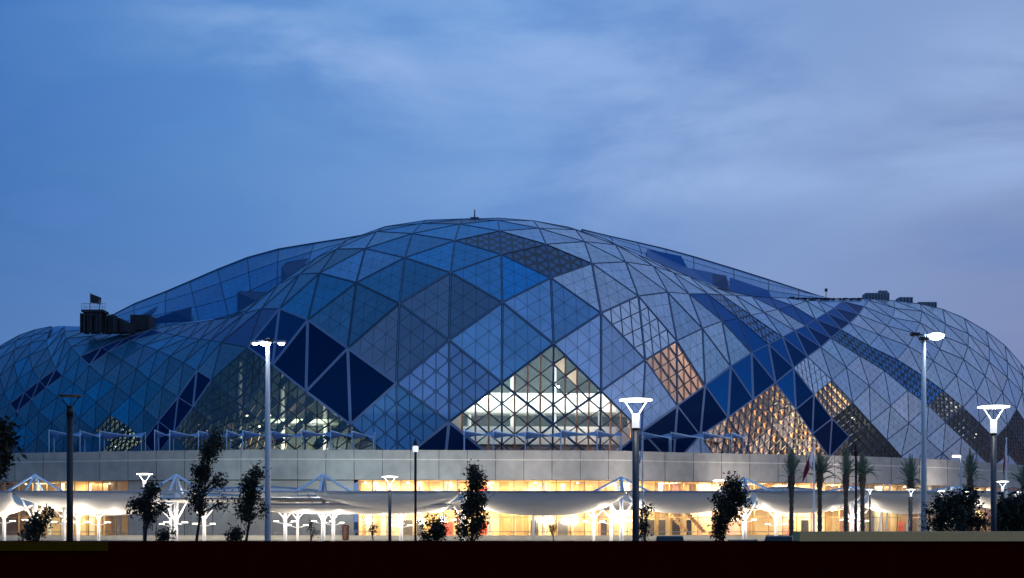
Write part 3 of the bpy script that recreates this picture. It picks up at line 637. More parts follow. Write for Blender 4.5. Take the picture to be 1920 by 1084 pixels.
m = MB(); Yb = shellY(1549, crest(1549))+.6; m.tube([P(1549, 563, Yb), P(1549, 546, Yb)], .06, 6); m.box(P(1549, 544, Yb), (.4, .4, .5)); tag(m.build('roof_beacon', 'roof_equipment'), 'small dark beacon post on the roof saddle at right', 'beacon')
m = MB(); Yt = shellY(890, 410)+1; m.tube([P(890, 412, Yt), P(890, 393, Yt)], [.13, .08], 6); m.box(P(890, 409.5, Yt), (1.4, .8, .25)); tag(m.build('roof_mast', 'roof_equipment'), 'thin black mast on the very top of the dome', 'mast')

# ------------------------------------------------------------------ terrace sails
def sail(x0, x1, lb, seed, y=812, off=4.0):
    rr = random.Random(seed); Y = wallY((x0+x1)/2)+off; zt = CZ+(HOR-y)/F*Y
    xa = (x0-960)/F*Y; xb = (x1-960)/F*Y; xm = (xa+xb)/2
    t = thing('terrace_sail', lb, 'shade sail', (xm, Y, ZP), 'shade sails on the podium terrace')
    hi, lo = zt+.35, zt-.55
    m = MB(); n = 8; w = 2.2
    cor = {(0, 0): hi, (1, 0): lo, (0, 1): lo-.1, (1, 1): hi-.1}
    g = lambda u, v: Vector((xa+(xb-xa)*u, Y+w*v, (cor[0, 0]*(1-u)*(1-v)+cor[1, 0]*u*(1-v)+cor[0, 1]*(1-u)*v+cor[1, 1]*u*v)-.22*math.sin(math.pi*u)*math.sin(math.pi*v)))
    for i in range(n):
        for j in range(4): m.face([g(i/n, j/4), g((i+1)/n, j/4), g((i+1)/n, (j+1)/4), g(i/n, (j+1)/4)])
    m.build('sail_cloth', 'terrace_fabric', t, smooth=True, solid=.05)
    for (u, v) in cor:
        z = cor[u, v]; x = xa+(xb-xa)*u; q = MB(); q.tube([(x, Y+w*v, ZP-.06), (x, Y+w*v, z+.05)], .065, 8); q.build('post', 'terrace_steel', t)
    for v in (0, 1): q = MB(); q.tube([g(0, v), g(1, v)], .05, 6); q.build('edge_beam', 'terrace_steel', t)
sx = [(92, 150), (150, 187), (187, 265), (290, 318), (318, 372), (372, 425), (425, 455), (455, 508), (508, 565), (565, 620), (620, 660), (660, 700), (870, 925), (925, 985), (985, 1052), (1052, 1120), (1120, 1165), (1205, 1258), (1258, 1318), (1318, 1372), (1372, 1398)]
words = ['leftmost blue sail on the terrace over the far left dark facade', 'second blue sail from the left behind the unlit lamp post', 'third blue sail from the left before the small lit triangle', 'narrow sail left of the twin posts near the tall leaning tree', 'sail just left of the tall leaning tree', 'sail directly above the tall leaning tree crown', 'short sail between the leaning tree and the left floodlight pole', 'sail touching the left side of the tall floodlight pole', 'sail just right of the left floodlight pole', 'sail before the lit lower corner of the left glazed facade', 'short peaked sail before the dark navy diamond corner', 'rightmost sail of the left terrace row', 'first sail left of the big lit window', 'sail crossing the left half of the big lit window', 'sail under the middle knot of the big lit window', 'sail crossing the right half of the big lit window', 'last sail of the big lit window, beside the near white lamp', 'sail just right of the near white lamp', 'sail below the two large navy diamonds at right', 'sail over the left corner of the gold lattice facade', 'short end sail before the gold lattice facade']
for i, ((a, b), lb) in enumerate(zip(sx, words)): sail(a, b, lb, i, 811+(i % 3) if a < 1160 else 815)

# ------------------------------------------------------------------ ground
def sheet(name, x0, x1, y0, y1, z, mat):
    m = MB(); m.face([(x0, y0, z), (x1, y0, z), (x1, y1, z), (x0, y1, z)]); return struct(m.build(name, mat))
sheet('ground', -3000, 3000, -200, 6000, 0, 'asphalt'); sheet('forecourt', -260, 260, 120, 380, .004, 'paving')
m = MB(); m.box((0, 119.8, .07), (520, .3, .14)); struct(m.build('kerb', 'concrete_pale'))
m = MB(); m.box((0, 175, .28), (240, .5, .56)); struct(m.build('plinth_step', 'concrete_pale'))
m = MB()
for i in range(-30, 31): m.box((i*2.7, 96, .006), (.1, 5, .004))
struct(m.build('parking_markings', 'flag_white'))
YW = 14.
def zr(y, Y=YW): return CZ+(HOR-y)/F*Y
fw = thing('parapet_wall', 'near black foreground wall filling the bottom of the view', 'wall', (0, YW, 0))
m = MB(); m.box((0, YW+.15, zr(1015)/2-.05), (60, .3, zr(1015)+.1)); m.build('wall_body', 'foreground_dark', fw)
x0 = (1498-960)/F*(YW); 
m = MB(); m.box(((x0+30)/2, YW+.13, (zr(1015)+zr(997))/2+.001), (30-x0, .34, zr(997)-zr(1015))); m.build('tan_coping', 'tan_stone', fw)['label'] = 'tan stone coping on the right part of the wall'
x1 = (203-960)/F*YW; m = MB(); m.box(((x1-30)/2, YW-.012, (zr(1016)+zr(1033))/2), (x1+30, .03, zr(1016)-zr(1033))); m.build('olive_band', 'olive_stone', fw)

# ------------------------------------------------------------------ tensile canopies in front of the podium
def canopy(xa, xb, Y0, w, zt, sag, lb, bow=0., tip=0.):
    Ym = Y0+w/2; A_ = (xa-960)/F*Ym; B_ = (xb-960)/F*Ym; nx, ny = 24, 10
    t = thing('tensile_canopy', lb, 'canopy', ((A_+B_)/2, Ym, 0), 'white fabric canopies before the podium')
    def g(u, v):
        s_ = (.70+.30*max(0., math.sin(math.pi*u))**.6)*math.sin(math.pi*v)**.7
        return Vector((A_+(B_-A_)*u+(1-2*u)*1.3*math.sin(math.pi*v)*max(0, abs(2*u-1)-.5)*2, Y0+w*v, zt-sag*s_+bow*v*math.sin(math.pi*u)+tip*(1-math.sin(math.pi*u))*math.sin(math.pi*v)))
    m = MB()
    for i in range(nx):
        for j in range(ny): m.face([g(i/nx, j/ny), g((i+1)/nx, j/ny), g((i+1)/nx, (j+1)/ny), g(i/nx, (j+1)/ny)])
    m.build('membrane', 'membrane', t, smooth=True, solid=.03)
    for v in (0, 1):
        q = MB(); q.tube([g(i/nx, v)+Vector((0, 0, .03)) for i in range(nx+1)], .10, 6); q.build('edge_beam', 'grey_steel', t)
    return t
def tree_column(px, Y, zt, lb, arms=True, plate=True, lit=1., r=.24, peak=None):
    x = (px-960)/F*Y; t = thing('canopy_column', lb, 'column', (x, Y, 0), 'white branching columns under the canopies')
    m = MB(); m.tube([(x, Y, 0), (x, Y, zt*.45), (x, Y, zt)], [r, r*.95, r*.75], 12); m.build('trunk', 'white_steel', t, smooth=True)
    if arms:
        for dx, dy in ((-1, -.2), (1, -.2), (0, 1.)):
            k_ = 1.7 if peak else 1.0; a = MB(); a.tube([(x, Y, zt*(.42 if peak else .5)), (x+dx*k_, Y+dy*1.3, zt*(.98 if peak else .72))], [r*.5, r*.32], 8); a.build('arm', 'white_steel', t)
    if plate:
        m = MB(); zz = zt*(.40+.05*math.sin(px))
        for sx_ in (-1, 1):
            m.tube([(x, Y, zz-.25), (x+sx_*.95, Y-.2, zz)], .05, 6); m.box((x+sx_*1.0, Y-.2, zz+.05), (.6, .5, .08))
        m.build('lamp_bracket', 'white_steel', t)
        m = MB(); 
        for sx_ in (-1, 1): m = MB(); m.box((x+sx_*1.0, Y-.2, zz+.11), (.5, .4, .05)); m.build('uplight', 'lamp_white', t)
    if peak:
        m = MB(); top = Vector((x, Y, peak)); m.tube([(x, Y, zt), top], [r*.7, r*.5], 8); m.build('mast_head', 'grey_steel', t)
        for dx, dy in ((-1, 0), (1, 0), (0, -1), (0, 1)):
            a = MB(); a.tube([top, (x+dx*3.2*(1 if dx else 0), Y+dy*3.0, zt+.1)], .13, 6); a.build('stay', 'terrace_steel', t)
    if lit:
        for s_ in (-1, 1): light('POINT', (x+s_*1.9, Y-.7, zt*.42+.3), 520*lit, (1, .87, .70), .25)
    return t
ZT = 5.45
spans = [(-150, 65, 2.7, 0, 'leftmost front canopy running out of the picture'), (65, 330, 2.5, 0, 'front canopy between the far left mast and the mast above the round trees'), (330, 605, .35, .9, 'thin flat front canopy on both sides of the left floodlight pole'), (605, 868, 2.2, .1, 'front canopy between the left steel A frame and the slender tree'), (868, 1165, 2.5, 0, 'deep sagging front canopy below the big lit window'), (1165, 1395, 2.3, .1, 'front canopy between the near white lamp and the dark tree'), (1395, 1597, 2.6, .8, 'deep sagging front canopy under the flag with a blue top edge'), (1597, 1790, 2.3, 0, 'front canopy below the right floodlight pole'), (1790, 2000, 1.8, 0, 'rightmost front canopy behind the bushy tree')]
for a, b, sg, bw_, lb in spans: canopy(a, b, 147, 14, ZT, sg, 'white fabric '+lb, bow=bw_, tip=.5)
for a, b, sg, bw_, lb in ((-60, 230, 1.2, .5, 'back row canopy behind the far left mast'), (230, 480, 1.0, .7, 'back row canopy left of the floodlight pole'), (480, 740, 1.0, .4, 'back row canopy between the floodlight pole and the slim lit lamp'), (740, 1010, 1.5, 0, 'back row canopy behind the slender tree'), (1010, 1300, 1.5, 0, 'back row canopy behind the near white lamp'), (1300, 1560, 1.5, .5, 'back row canopy behind the dark tree at right'), (1560, 1850, 1.4, .3, 'back row canopy before the palms')):
    canopy(a, b, 166, 10, 5.2, sg, 'white '+lb, bow=bw_, tip=.3)
canopy(345, 600, 160, 6, 5.95, .3, 'thin white upper sheet above the flat front canopy beside the left floodlight pole', bow=.5)
canopy(250, 640, 150, 5, 4.75, .35, 'thin white lower sheet crossing behind the leaning tree', bow=.1)
canopy(490, 850, 150, 9, 4.15, 1.1, 'low white sheet between the left A frame and the slim lit lamp', bow=.2)
tree_column(65, 154, ZT, 'tall white mast column at the far left carrying a steel A frame', peak=7.5, lit=1.2)
tree_column(330, 154, ZT, 'tall white mast column left of the leaning tree with an A frame', peak=7.5, lit=1.2)
tree_column(606, 154, ZT, 'tall white mast column with an A frame right of the floodlight pole', peak=7.5, lit=1.2)
tree_column(868, 154, ZT, 'white column hidden behind the slender tree', lit=1.3)
tree_column(1165, 154, ZT, 'tall white mast column with an A frame left of the near white lamp', peak=7.2, lit=1.6)
tree_column(1396, 154, ZT, 'tall white mast column with an A frame behind the dark tree at right', peak=7.1, lit=1.4)
tree_column(1597, 154, ZT, 'tall white mast column with an A frame left of the black pole at right', peak=6.2, lit=1.2)
tree_column(1790, 154, ZT, 'white column behind the bushy tree at the right', peak=6.2, lit=1.)
for px, Y, lb, l_ in ((8, 160, 'plain white column at the left picture edge', .6), (120, 150, 'white column just left of the unlit lamp post', .5), (147, 158, 'white column just right of the unlit lamp post', .6), (185, 152, 'white column right of the pair beside the unlit lamp post', .5), (320, 166, 'slimmer white column touching the left side of an A frame mast', .5), (383, 160, 'white column behind the leaning tree trunk', .7), (535, 160, 'white branching column right of the left floodlight pole', .9), (558, 165, 'thin white column between the branching one and the A frame', .5), (625, 162, 'white column touching the right side of the left steel A frame', .6), (752, 158, 'thick white column between the slim lit lamp and the thin black pole', 1.2), (1113, 162, 'white column below the big lit window, left of a mast', .9), (1146, 158, 'white column between two others left of the near white lamp', .9), (1455, 162, 'thin white column right of the dark tree', .7), (1610, 164, 'white column right of the black pole', .6), (1000, 172, 'thin white column below the middle of the deep canopy', 0)):
    tree_column(px, Y, 5.1, lb, lit=l_, r=.17 if l_ < .55 else .21, arms=l_ > 0, plate=l_ > 0)

# ------------------------------------------------------------------ lamps, poles, flags
def saucer_lamp(px, ytop, Y, lb, lit=True, hw=30, pw=6., pale=False, e=90):
    k = F/Y; x = (px-960)/k; zt = CZ+(HOR-ytop)/k; r = hw/k; pr = pw/k
    t = thing('street_lamp', lb, 'street lamp', (x, Y, 0), 'saucer topped street lamps')
    zc = zt-r*.75
    m = MB(); m.tube([(x, Y, 0), (x, Y, zc-r*.95)], pr, 14); m.build('pole', 'white_steel' if pale else 'black_steel' if not lit else 'pole_grey', t, smooth=True)
    m = MB(); m.lathe((x, Y, 0), [(pr*1.08, zc-r*1.05), (pr*1.12, zc-r*.95)], 14); m.build('collar', 'black_steel', t)
    m = MB(); m.tube([(x, Y, zc-r*.94), (x, Y, zc-.1*r)], pr*1.08, 14); m.build('head_collar', 'lamp_soft' if lit else 'black_steel', t, smooth=True)
    for i in range(2):
        a = math.pi*i+.1; d = Vector((math.cos(a), math.sin(a), 0)); q = MB()
        q.tube([Vector((x, Y, zc-.15*r))+d*pr*.8, Vector((x, Y, zt-.05*r))+d*r*.70], r*.04, 6); q.build('arm', 'lamp_soft' if lit else 'black_steel', t)  # lit head collar and arms glow: lamplight falling on them made emissive
    m = MB(); m.lathe((x, Y, zt), [(r*.3, r*.09), (r*.8, r*.05), (r, .01), (r, -.02), (r*.75, -r*.07)], 28); m.build('lamp_disc', 'lamp_white' if lit else 'lens_unlit', t, smooth=False)
    if lit and e: light('POINT', (x, Y, zt-r*.45), e*.35, (1, .93, .8), r*.2)
    return t
saucer_lamp(1192, 750, 40, 'large lit white saucer lamp in front of the big lit window', hw=31, pw=6.5)
saucer_lamp(1863, 763, 42, 'large lit saucer lamp near the right edge of the picture', hw=29, pw=5.5)
saucer_lamp(131, 742, 40, 'unlit black saucer lamp post at the left', lit=False, hw=23, pw=6)
saucer_lamp(271, 889, 84, 'small lit saucer lamp above the round tree at left', hw=15, pw=3)
saucer_lamp(731, 894, 84, 'small lit saucer lamp on a slim grey pole right of the left A frame', hw=15, pw=3)
saucer_lamp(1350, 901, 100, 'small lit saucer lamp just left of the dark tree at right', hw=13, pw=2.2, e=40)
saucer_lamp(1880, 903, 105, 'small lit saucer lamp right of the large one at the right edge', hw=11, pw=2.2, e=40)
saucer_lamp(1906, 923, 140, 'tiny lit saucer lamp nearest the right picture edge', hw=8, pw=1.6, e=30)
saucer_lamp(1765, 921, 140, 'tiny lit saucer lamp right of the right floodlight pole', hw=7, pw=1.5, e=30)
saucer_lamp(1815, 922, 140, 'tiny lit saucer lamp below the last palm at right', hw=6, pw=1.5, e=20)
saucer_lamp(1708, 918, 140, 'tiny lit saucer lamp left of the right floodlight pole', hw=8, pw=1.8, e=30)
saucer_lamp(1631, 918, 144, 'tiny lit saucer lamp beside the second pair of palms', hw=6, pw=1.5, e=20)
def flood(px, ytop, Y, lb, heads, top=True, rad=.2):
    k = F/Y; x = (px-960)/k; zt = CZ+(HOR-ytop)/k; t = thing('floodlight_pole', lb, 'floodlight pole', (x, Y, 0), 'tall floodlight poles')
    m = MB(); m.tube([(x, Y, 0), (x, Y, zt*.5), (x, Y, zt)], [rad*1.15, rad, rad*.7], 14); m.build('pole', 'white_steel', t, smooth=True)
    m = MB(); m.lathe((x, Y, 0), [(rad*2, .02), (rad*2, .15), (rad*1.2, .2)], 12); m.build('base_plate', 'grey_steel', t)
    for dx, dy, lit in heads:
        hx = x+dx/k; hz = zt+dy/k; h = MB()
        h.tube([(x, Y, hz-.05), (hx, Y, hz)], .07, 6); h.box((hx, Y-.1, hz), (.75, .6, .22)); ho = h.build('floodlight_head', 'black_steel' if not lit else 'grey_steel', t)
        l_ = MB()
        if lit: l_.lathe((hx, Y-.12, hz-.2), [(.12*lit, -.14*lit), (.32*lit, -.06*lit), (.36*lit, .06*lit), (.2*lit, .12*lit)], 14)
        else: l_.box((hx, Y-.1, hz-.14), (.6, .45, .05))
        l_.build('lamp', 'lamp_cool' if lit else 'lens_unlit', ho)
        if lit:
            light('SPOT', (hx, Y+.2, hz-.4), 3500*lit, (.80, .90, 1), .4, target=(hx-6, Y+60, 8), spot=100)
    if lit: light('SPOT', (x+.2, Y-3, zt+2), 26000, (.82, .87, 1), .3, target=(x, Y, 4), spot=40); light('POINT', (x+.3, Y-1.6, zt+.1), 300, (.8, .9, 1), .3)  # extra spot and point without fixtures, added to brighten the pole
    return t
flood(502, 634, 120, 'tall white floodlight pole with lit heads at the left of the dome', [(-23, -7, .7), (-4, -7, 1.3), (26, -7, .8), (2, 4-9, 0)], rad=.24)
flood(1732, 626, 120, 'tall white floodlight pole at right with one bright head on its right', [(-17, -1, 0), (22, -1, 2.0), (0, 9-18, 0)], rad=.24)
def slim(px, ytop, Y, lb, lit, r=.055, side=0):
    k = F/Y; x = (px-960)/k; zt = CZ+(HOR-ytop)/k; t = thing('pole_light', lb, 'pole light', (x, Y, 0))
    m = MB(); m.tube([(x, Y, 0), (x, Y, zt)], r, 10); m.build('pole', 'black_steel' if not side else 'white_steel', t)
    m = MB()
    if side: m.tube([(x, Y, zt-.1), (x-side/k, Y, zt-.02)], .05, 6); m.build('arm', 'grey_steel', t); m = MB(); m.box((x-side/k, Y, zt-.03), (.55, .3, .16)); m.build('lamp', 'lamp_white', t)
    else:
        m.lathe((x, Y, zt-.35), [(r*2, -.1), (r*2.3, 0), (r*2.3, .12), (r*1.6, .16)], 12); m.build('lamp', 'lamp_soft' if lit else 'black_steel', t)
        m = MB(); m.lathe((x, Y, zt-.18), [(r*1.8, 0), (r*1.4, .15), (r*.5, .3)], 12); m.build('cap', 'black_steel', t)
slim(779, 828, 60, 'thin black pole with a small white light near its top', True)
slim(1605, 836, 60, 'thin unlit black pole between the palms', False, .05)
slim(1802, 855, 112, 'short white pole with a bright light arm pointing left', True, .09, side=9)
def flag(px, ytop, Y, lb, wpx, hpx, y0, side=-1, split=.42):
    k = F/Y; x = (px-960)/k; zt = CZ+(HOR-ytop)/k; t = thing('flagpole', lb, 'flagpole', (x, Y, 0), 'flagpoles with maroon and white flags')
    m = MB(); m.tube([(x, Y, 0), (x, Y, zt)], [.10, .06], 10); m.lathe((x, Y, zt), [(.05, 0), (.12, .1), (.05, .2)], 10); m.build('pole', 'white_steel', t)
    z0 = CZ+(HOR-y0)/k; W = wpx/k; H = hpx/k; n = 9
    def g(u, s_): return Vector((x+side*(.06+W*(u*.75+.25*s_*u)), Y+.2*math.sin(u*7+s_*3), z0-s_*H*.38-u**.8*H*.62))
    a = MB(); b = MB()
    for i in range(n):                       # limp cloth: white hoist with a saw-toothed edge to maroon
        s0, s1, s2 = i/n, (i+.5)/n, (i+1)/n; e0 = split-.1; e1 = split+.12
        a.face([g(0, s0), g(e0, s0), g(e1, s1), g(0, s1)]); a.face([g(0, s1), g(e1, s1), g(e0, s2), g(0, s2)])
        b.face([g(e0, s0), g(1, s0), g(1, s1), g(e1, s1)]); b.face([g(e1, s1), g(1, s1), g(1, s2), g(e0, s2)])
    a.build('white_cloth', 'flag_white', t, solid=.02); b.build('maroon_cloth', 'maroon', t, solid=.02)
flag(1526, 826, 138, 'white flagpole with a hanging maroon and white flag before the palms', 21, 74, 832, split=.36)
flag(1205, 822, 138, 'white flagpole with a folded flag just right of the near white lamp', 12, 42, 840)
flag(1887, 824, 140, 'white flagpole with a furled flag beside the right edge lamp', 5, 62, 830, split=.5)

# ------------------------------------------------------------------ vegetation
def leafy(name, lb, px, Y, ybase, blobs, n, ls=.16, mat='leaf', lean=0., group='young trees in the car park', trunk=.05, limbs=9):
    rr = random.Random(int(px*7+Y)); k = F/Y; x = (px-960)/k
    n = int(n*1.5); ls *= .86; t = thing(name, lb, 'tree' if name != 'shrub' else 'shrub', (x, Y, 0), group)
    pts = []
    B = [((bx-960)/k, Y+rr.uniform(-.3, .3), CZ+(HOR-by)/k, rx/k, ry/k) for bx, by, rx, ry in blobs]
    topb = max(B, key=lambda b: b[2]); m = MB(); zt = topb[2]
    mid = Vector((x+(topb[0]-x)*.35, Y, zt*.55))
    spine = [Vector((x, Y, 0)), Vector((x+.02, Y, zt*.28)), mid, Vector((topb[0], topb[1], zt))]
    m.tube(spine, [trunk*1.5, trunk*1.2, trunk*.8, trunk*.25], 7)
    for b in B:
        for _ in range(limbs):
            th = rr.uniform(0, 6.28); ph = rr.uniform(-.7, 1.)
            end = Vector((b[0]+b[3]*.85*math.cos(th)*math.cos(ph), b[1]+b[3]*.85*math.sin(th)*math.cos(ph), b[2]+b[4]*.85*math.sin(ph)))
            zs = min(max(end.z-.9*b[4]-.3, zt*.2), zt*.95); f = zs/zt
            st = spine[1].lerp(spine[3], max(0, (f-.28)/.72))
            m.tube([st, st.lerp(end, .5)+Vector((0, 0, -.05)), end], [trunk*.4, trunk*.22, .008], 4)
    m.build('trunk', 'bark', t)
    l = MB(); tot = sum(b[3]*b[4] for b in B)
    for b in B:
        nb_ = int(n*b[3]*b[4]/tot); cl = []
        for _ in range(max(6, int(14*b[3]*b[4]/(.5*.5)))):
            v = Vector((rr.gauss(0, 1), rr.gauss(0, 1), rr.gauss(0, 1))); v = v.normalized()*(rr.uniform(.25, 1.0)); cl.append(Vector((b[0]+v.x*b[3], b[1]+v.y*b[3], b[2]+v.z*b[4])))
        for i in range(nb_):
            c = rr.choice(cl)+Vector((rr.gauss(0, .13), rr.gauss(0, .13), rr.gauss(0, .15)))
            d = Vector((rr.uniform(-1, 1), rr.uniform(-1, 1), rr.uniform(-1.2, .4))).normalized(); s_ = d.cross(Vector((rr.uniform(-1, 1), rr.uniform(-1, 1), rr.uniform(-1, 1)))).normalized()
            L = ls*rr.uniform(.45, 1.45); w = L*.22; l.face([c, c+d*L*.45+s_*w, c+d*L, c+d*L*.45-s_*w])
    l.build('crown' if name != 'shrub' else 'foliage', mat, t); return t
leafy('young_tree', 'tallest dark tree leaning right, left of the floodlight pole', 368, 58, 1015, [(376, 950, 13, 18), (372, 920, 16, 22), (378, 885, 20, 25), (388, 850, 20, 22), (398, 830, 18, 16), (412, 900, 10, 14), (415, 945, 9, 8)], 2600)
leafy('young_tree', 'dark slim tree with a bent top directly left of the floodlight pole', 459, 58, 1015, [(462, 960, 16, 20), (466, 930, 19, 22), (474, 905, 15, 15), (484, 888, 10, 10), (488, 955, 9, 8)], 1900)
leafy('young_tree', 'round dark tree below the small left saucer lamp', 270, 58, 1015, [(272, 945, 22, 22), (283, 920, 15, 14), (258, 950, 14, 14), (305, 950, 16, 7), (276, 968, 10, 12)], 1900)
leafy('young_tree', 'sparse small dark tree at the far left below the mast', 60, 56, 1015, [(72, 975, 14, 10), (64, 992, 16, 14), (86, 962, 10, 6), (54, 1005, 12, 10)], 1100)
leafy('young_tree', 'slender pointed dark tree left of the big lit window', 884, 56, 1015, [(886, 885, 12, 16), (890, 905, 20, 18), (888, 935, 24, 24), (884, 965, 22, 22), (866, 990, 12, 16), (896, 985, 14, 16)], 2900)
leafy('young_tree', 'broad dark tree before the canopy column at right of centre', 1352, 56, 1015, [(1368, 915, 22, 16), (1382, 935, 22, 12), (1358, 940, 22, 20), (1352, 970, 18, 22), (1372, 965, 16, 16), (1345, 995, 12, 14)], 3000)
leafy('bushy_tree', 'wide bushy dark tree left of the right edge lamp', 1790, 56, 1015, [(1765, 955, 22, 24), (1785, 945, 20, 18), (1815, 940, 28, 22), (1800, 975, 30, 22), (1760, 985, 22, 16), (1830, 975, 16, 22)], 4200, group='large bushes at the right')
leafy('bushy_tree', 'dark feathery tree in the bottom right corner', 1905, 50, 1015, [(1898, 960, 24, 18), (1915, 950, 22, 20), (1885, 980, 20, 16), (1915, 985, 22, 18)], 2600, ls=.22, group='large bushes at the right')
leafy('bushy_tree', 'black tree crown cut off by the left picture edge', -22, 30, 1015, [(-18, 815, 24, 24), (-13, 842, 26, 24), (-26, 868, 26, 22)], 3400, mat='leaf_dark', group='large bushes at the right', trunk=.06)
leafy('shrub', 'dark low shrub left of the slender pointed tree', 815, 55, 1015, [(816, 985, 14, 16), (830, 995, 14, 14), (806, 1002, 12, 10)], 900, group='dark low shrubs')
leafy('shrub', 'small round shrub at the foot of the slim bent tree', 441, 57, 1015, [(441, 1003, 13, 12)], 380, group='dark low shrubs')
leafy('shrub', 'small shrub right of the round dark tree', 306, 57, 1015, [(306, 1003, 10, 10)], 300, group='dark low shrubs')
leafy('sapling', 'thin leafy sapling just right of the near white lamp', 1208, 60, 1015, [(1206, 975, 9, 14), (1212, 955, 8, 10), (1204, 998, 9, 10)], 420, group='small saplings')
leafy('sapling', 'tiny sapling between the branching column and the A frame', 583, 100, 1015, [(582, 985, 5, 10), (588, 998, 5, 6)], 120, group='small saplings')
leafy('sapling', 'tiny sapling below the deep sagging canopy', 1038, 100, 1015, [(1036, 988, 9, 9)], 170, group='small saplings')
leafy('sapling', 'tiny sapling left of the small lit saucer lamp near the centre left', 700, 100, 1015, [(698, 990, 7, 10)], 140, group='small saplings')
def palm(px, ytop, yc, hw, lb, Y=142, seed=1):
    rr = random.Random(seed); k = F/Y; x = (px-960)/k; zt = CZ+(HOR-yc)/k; H = (yc-ytop)/k*1.05; W = hw/k*1.6
    t = thing('palm_tree', lb, 'palm tree', (x, Y, 0), 'date palms with tied crowns')
    m = MB(); n = 22; pr = [(.27 if i % 2 else .22)*(1.-.15*i/n)+(.16*sm((i-14)/6) if i > 14 else 0) for i in range(n)]
    m.tube([(x, Y, zt*i/(n-1)) for i in range(n)], pr, 10); m.build('trunk', 'palm_bark', t)
    c = MB()
    for i in range(80):
        a = rr.uniform(0, 6.28); sp = abs(rr.gauss(.24, .26)); L = H*rr.uniform(.7, 1.1); d = Vector((math.cos(a), math.sin(a), 0))
        droop = rr.uniform(.1, .6)*sp; pts = []; z0_ = rr.uniform(0, 1.1)*(.3+sp)
        for j in range(9):
            s_ = j/8; pts.append(Vector((x, Y, zt-.1-z0_))+d*(W*sp*1.3*(s_**1.2)*1.4)+Vector((0, 0, L*(s_-droop*2.2*s_*s_-(.5*sp*s_*s_ if sp > .6 else 0)))))
        side = Vector((-d.y, d.x, 0))
        for j in range(1, 9):
            for q in (-1, 1):
                for r_ in (0, .5):
                    b = pts[j-1].lerp(pts[j], r_); tdir = (pts[j]-pts[j-1]).normalized(); ln = .62*(1.15-j/10)
                    c.face([b, b+tdir*.05+side*q*ln*.4+tdir*ln*.5, b+tdir*ln*.9+side*q*ln*.55-Vector((0, 0, .05))])
        c.tube(pts, [.025]*9, 3)
    c.build('crown', 'palm_leaf', t); 
    s = MB()
    for i in range(16):
        a = rr.uniform(0, 6.28); d = Vector((math.cos(a), math.sin(a), 0)); p = Vector((x, Y, zt)); s.face([p, p+d*.25+Vector((0, 0, -.2)), p+d*(.5)+Vector((0, 0, -rr.uniform(.7, 1.6)))])
    s.build('dry_skirt', 'palm_bark', t)
for i, (px, yt, yc, hw, lb) in enumerate(((1484, 836, 892, 13, 'palm with a narrow tied crown left of the flag'), (1537, 842, 885, 22, 'palm with a spreading crown right of the flag'), (1586, 836, 890, 13, 'narrow palm just left of the thin black pole'), (1617, 846, 886, 18, 'palm just right of the thin black pole'), (1707, 853, 900, 15, 'palm left of the right floodlight pole'), (1819, 842, 900, 13, 'narrow palm right of the short white light pole'), (1921, 866, 905, 18, 'palm cut off by the right picture edge'))): palm(px, yt, yc, hw, lb, 140+i*2, 40+i)

# ------------------------------------------------------------------ cars and bin
def car(px, Y, lb, rz=0., s=1.):
    x = (px-960)/F*Y; t = thing('parked_car', lb, 'car', (x, Y, 0), 'dark cars parked behind the wall')
    prof_ = [(-2.2, .5), (-2.2, .9), (-2.0, 1.02), (-1.3, 1.08), (-.75, 1.58), (-.3, 1.64), (1.6, 1.60), (1.95, 1.35), (2.15, 1.0), (2.2, .8), (2.2, .5)]
    def loft(pr, w, m, zmin=.3):
        M = Matrix.Rotation(rz, 3, 'Z'); n = len(pr); V = []
        for y, kk in ((-w, .9), (-w*.96, 1), (w*.96, 1), (w, .9)):
            for a, z in pr: V.append(Vector((x, Y, 0))+M@Vector((a*s, y*s*(1-.18*max(0, z-1)), z*s)))
        fs = [(r_*n+i, r_*n+i+1, (r_+1)*n+i+1, (r_+1)*n+i) for r_ in range(3) for i in range(n-1)]+[tuple(range(n)), tuple(range(3*n, 4*n))[::-1]]
        m.ext(V, fs)
    m = MB(); loft(prof_, .88, m); m.build('body', 'car_black', t, bevel=.03)
    w = MB(); loft([(-1.15, 1.10), (-.72, 1.50), (-.28, 1.56), (1.5, 1.53), (1.8, 1.12)], .895, w); w.build('window', 'car_glass', t)
    for a in (-1.35, 1.4):
        for b in (-.82, .82):
            q = MB(); p = Vector((x, Y, 0))+Matrix.Rotation(rz, 3, 'Z')@Vector((a, b, .33)); ax = Matrix.Rotation(rz, 3, 'Z')@Vector((0, 1, 0))
            q.tube([p-ax*.1, p+ax*.1], .33, 16); q.build('wheel', 'rubber', t)
    for b in (-.6, .6):
        q = MB(); p = Vector((x, Y, 0))+Matrix.Rotation(rz, 3, 'Z')@Vector((-2.2, b, .78)); q.box(p, (.06, .3, .12), rz); q.build('headlight', 'lens_unlit', t)
car(1256, 78, 'dark car roof showing just right of the near white lamp', 1.45, .92); car(1462, 78, 'dark car roof right of the dark tree, beside the tan coping', 1.3, .92); car(1390, 66, 'dark car low behind the foot of the dark tree', 1.5, .88)
m = MB(); x = (648-960)/F*170; m.lathe((x, 170, 0), [(.3, 0), (.4, .1), (.45, 1.5), (.5, 1.55), (.5, 1.75), (.3, 1.9)], 14); tag(m.build('litter_bin', 'red_plastic'), 'dark red bin standing before the podium wall right of the A frame mast', 'bin')
m = MB()
m.tube([(-80+i*2.5, 176, 1.0) for i in range(64)], .05, 6)
for i in range(64): m.tube([(-80+i*2.5, 176, 0), (-80+i*2.5, 176, 1.0)], .04, 5)
tag(m.build('railing', 'grey_steel'), 'long low grey railing along the foot of the podium', 'railing')

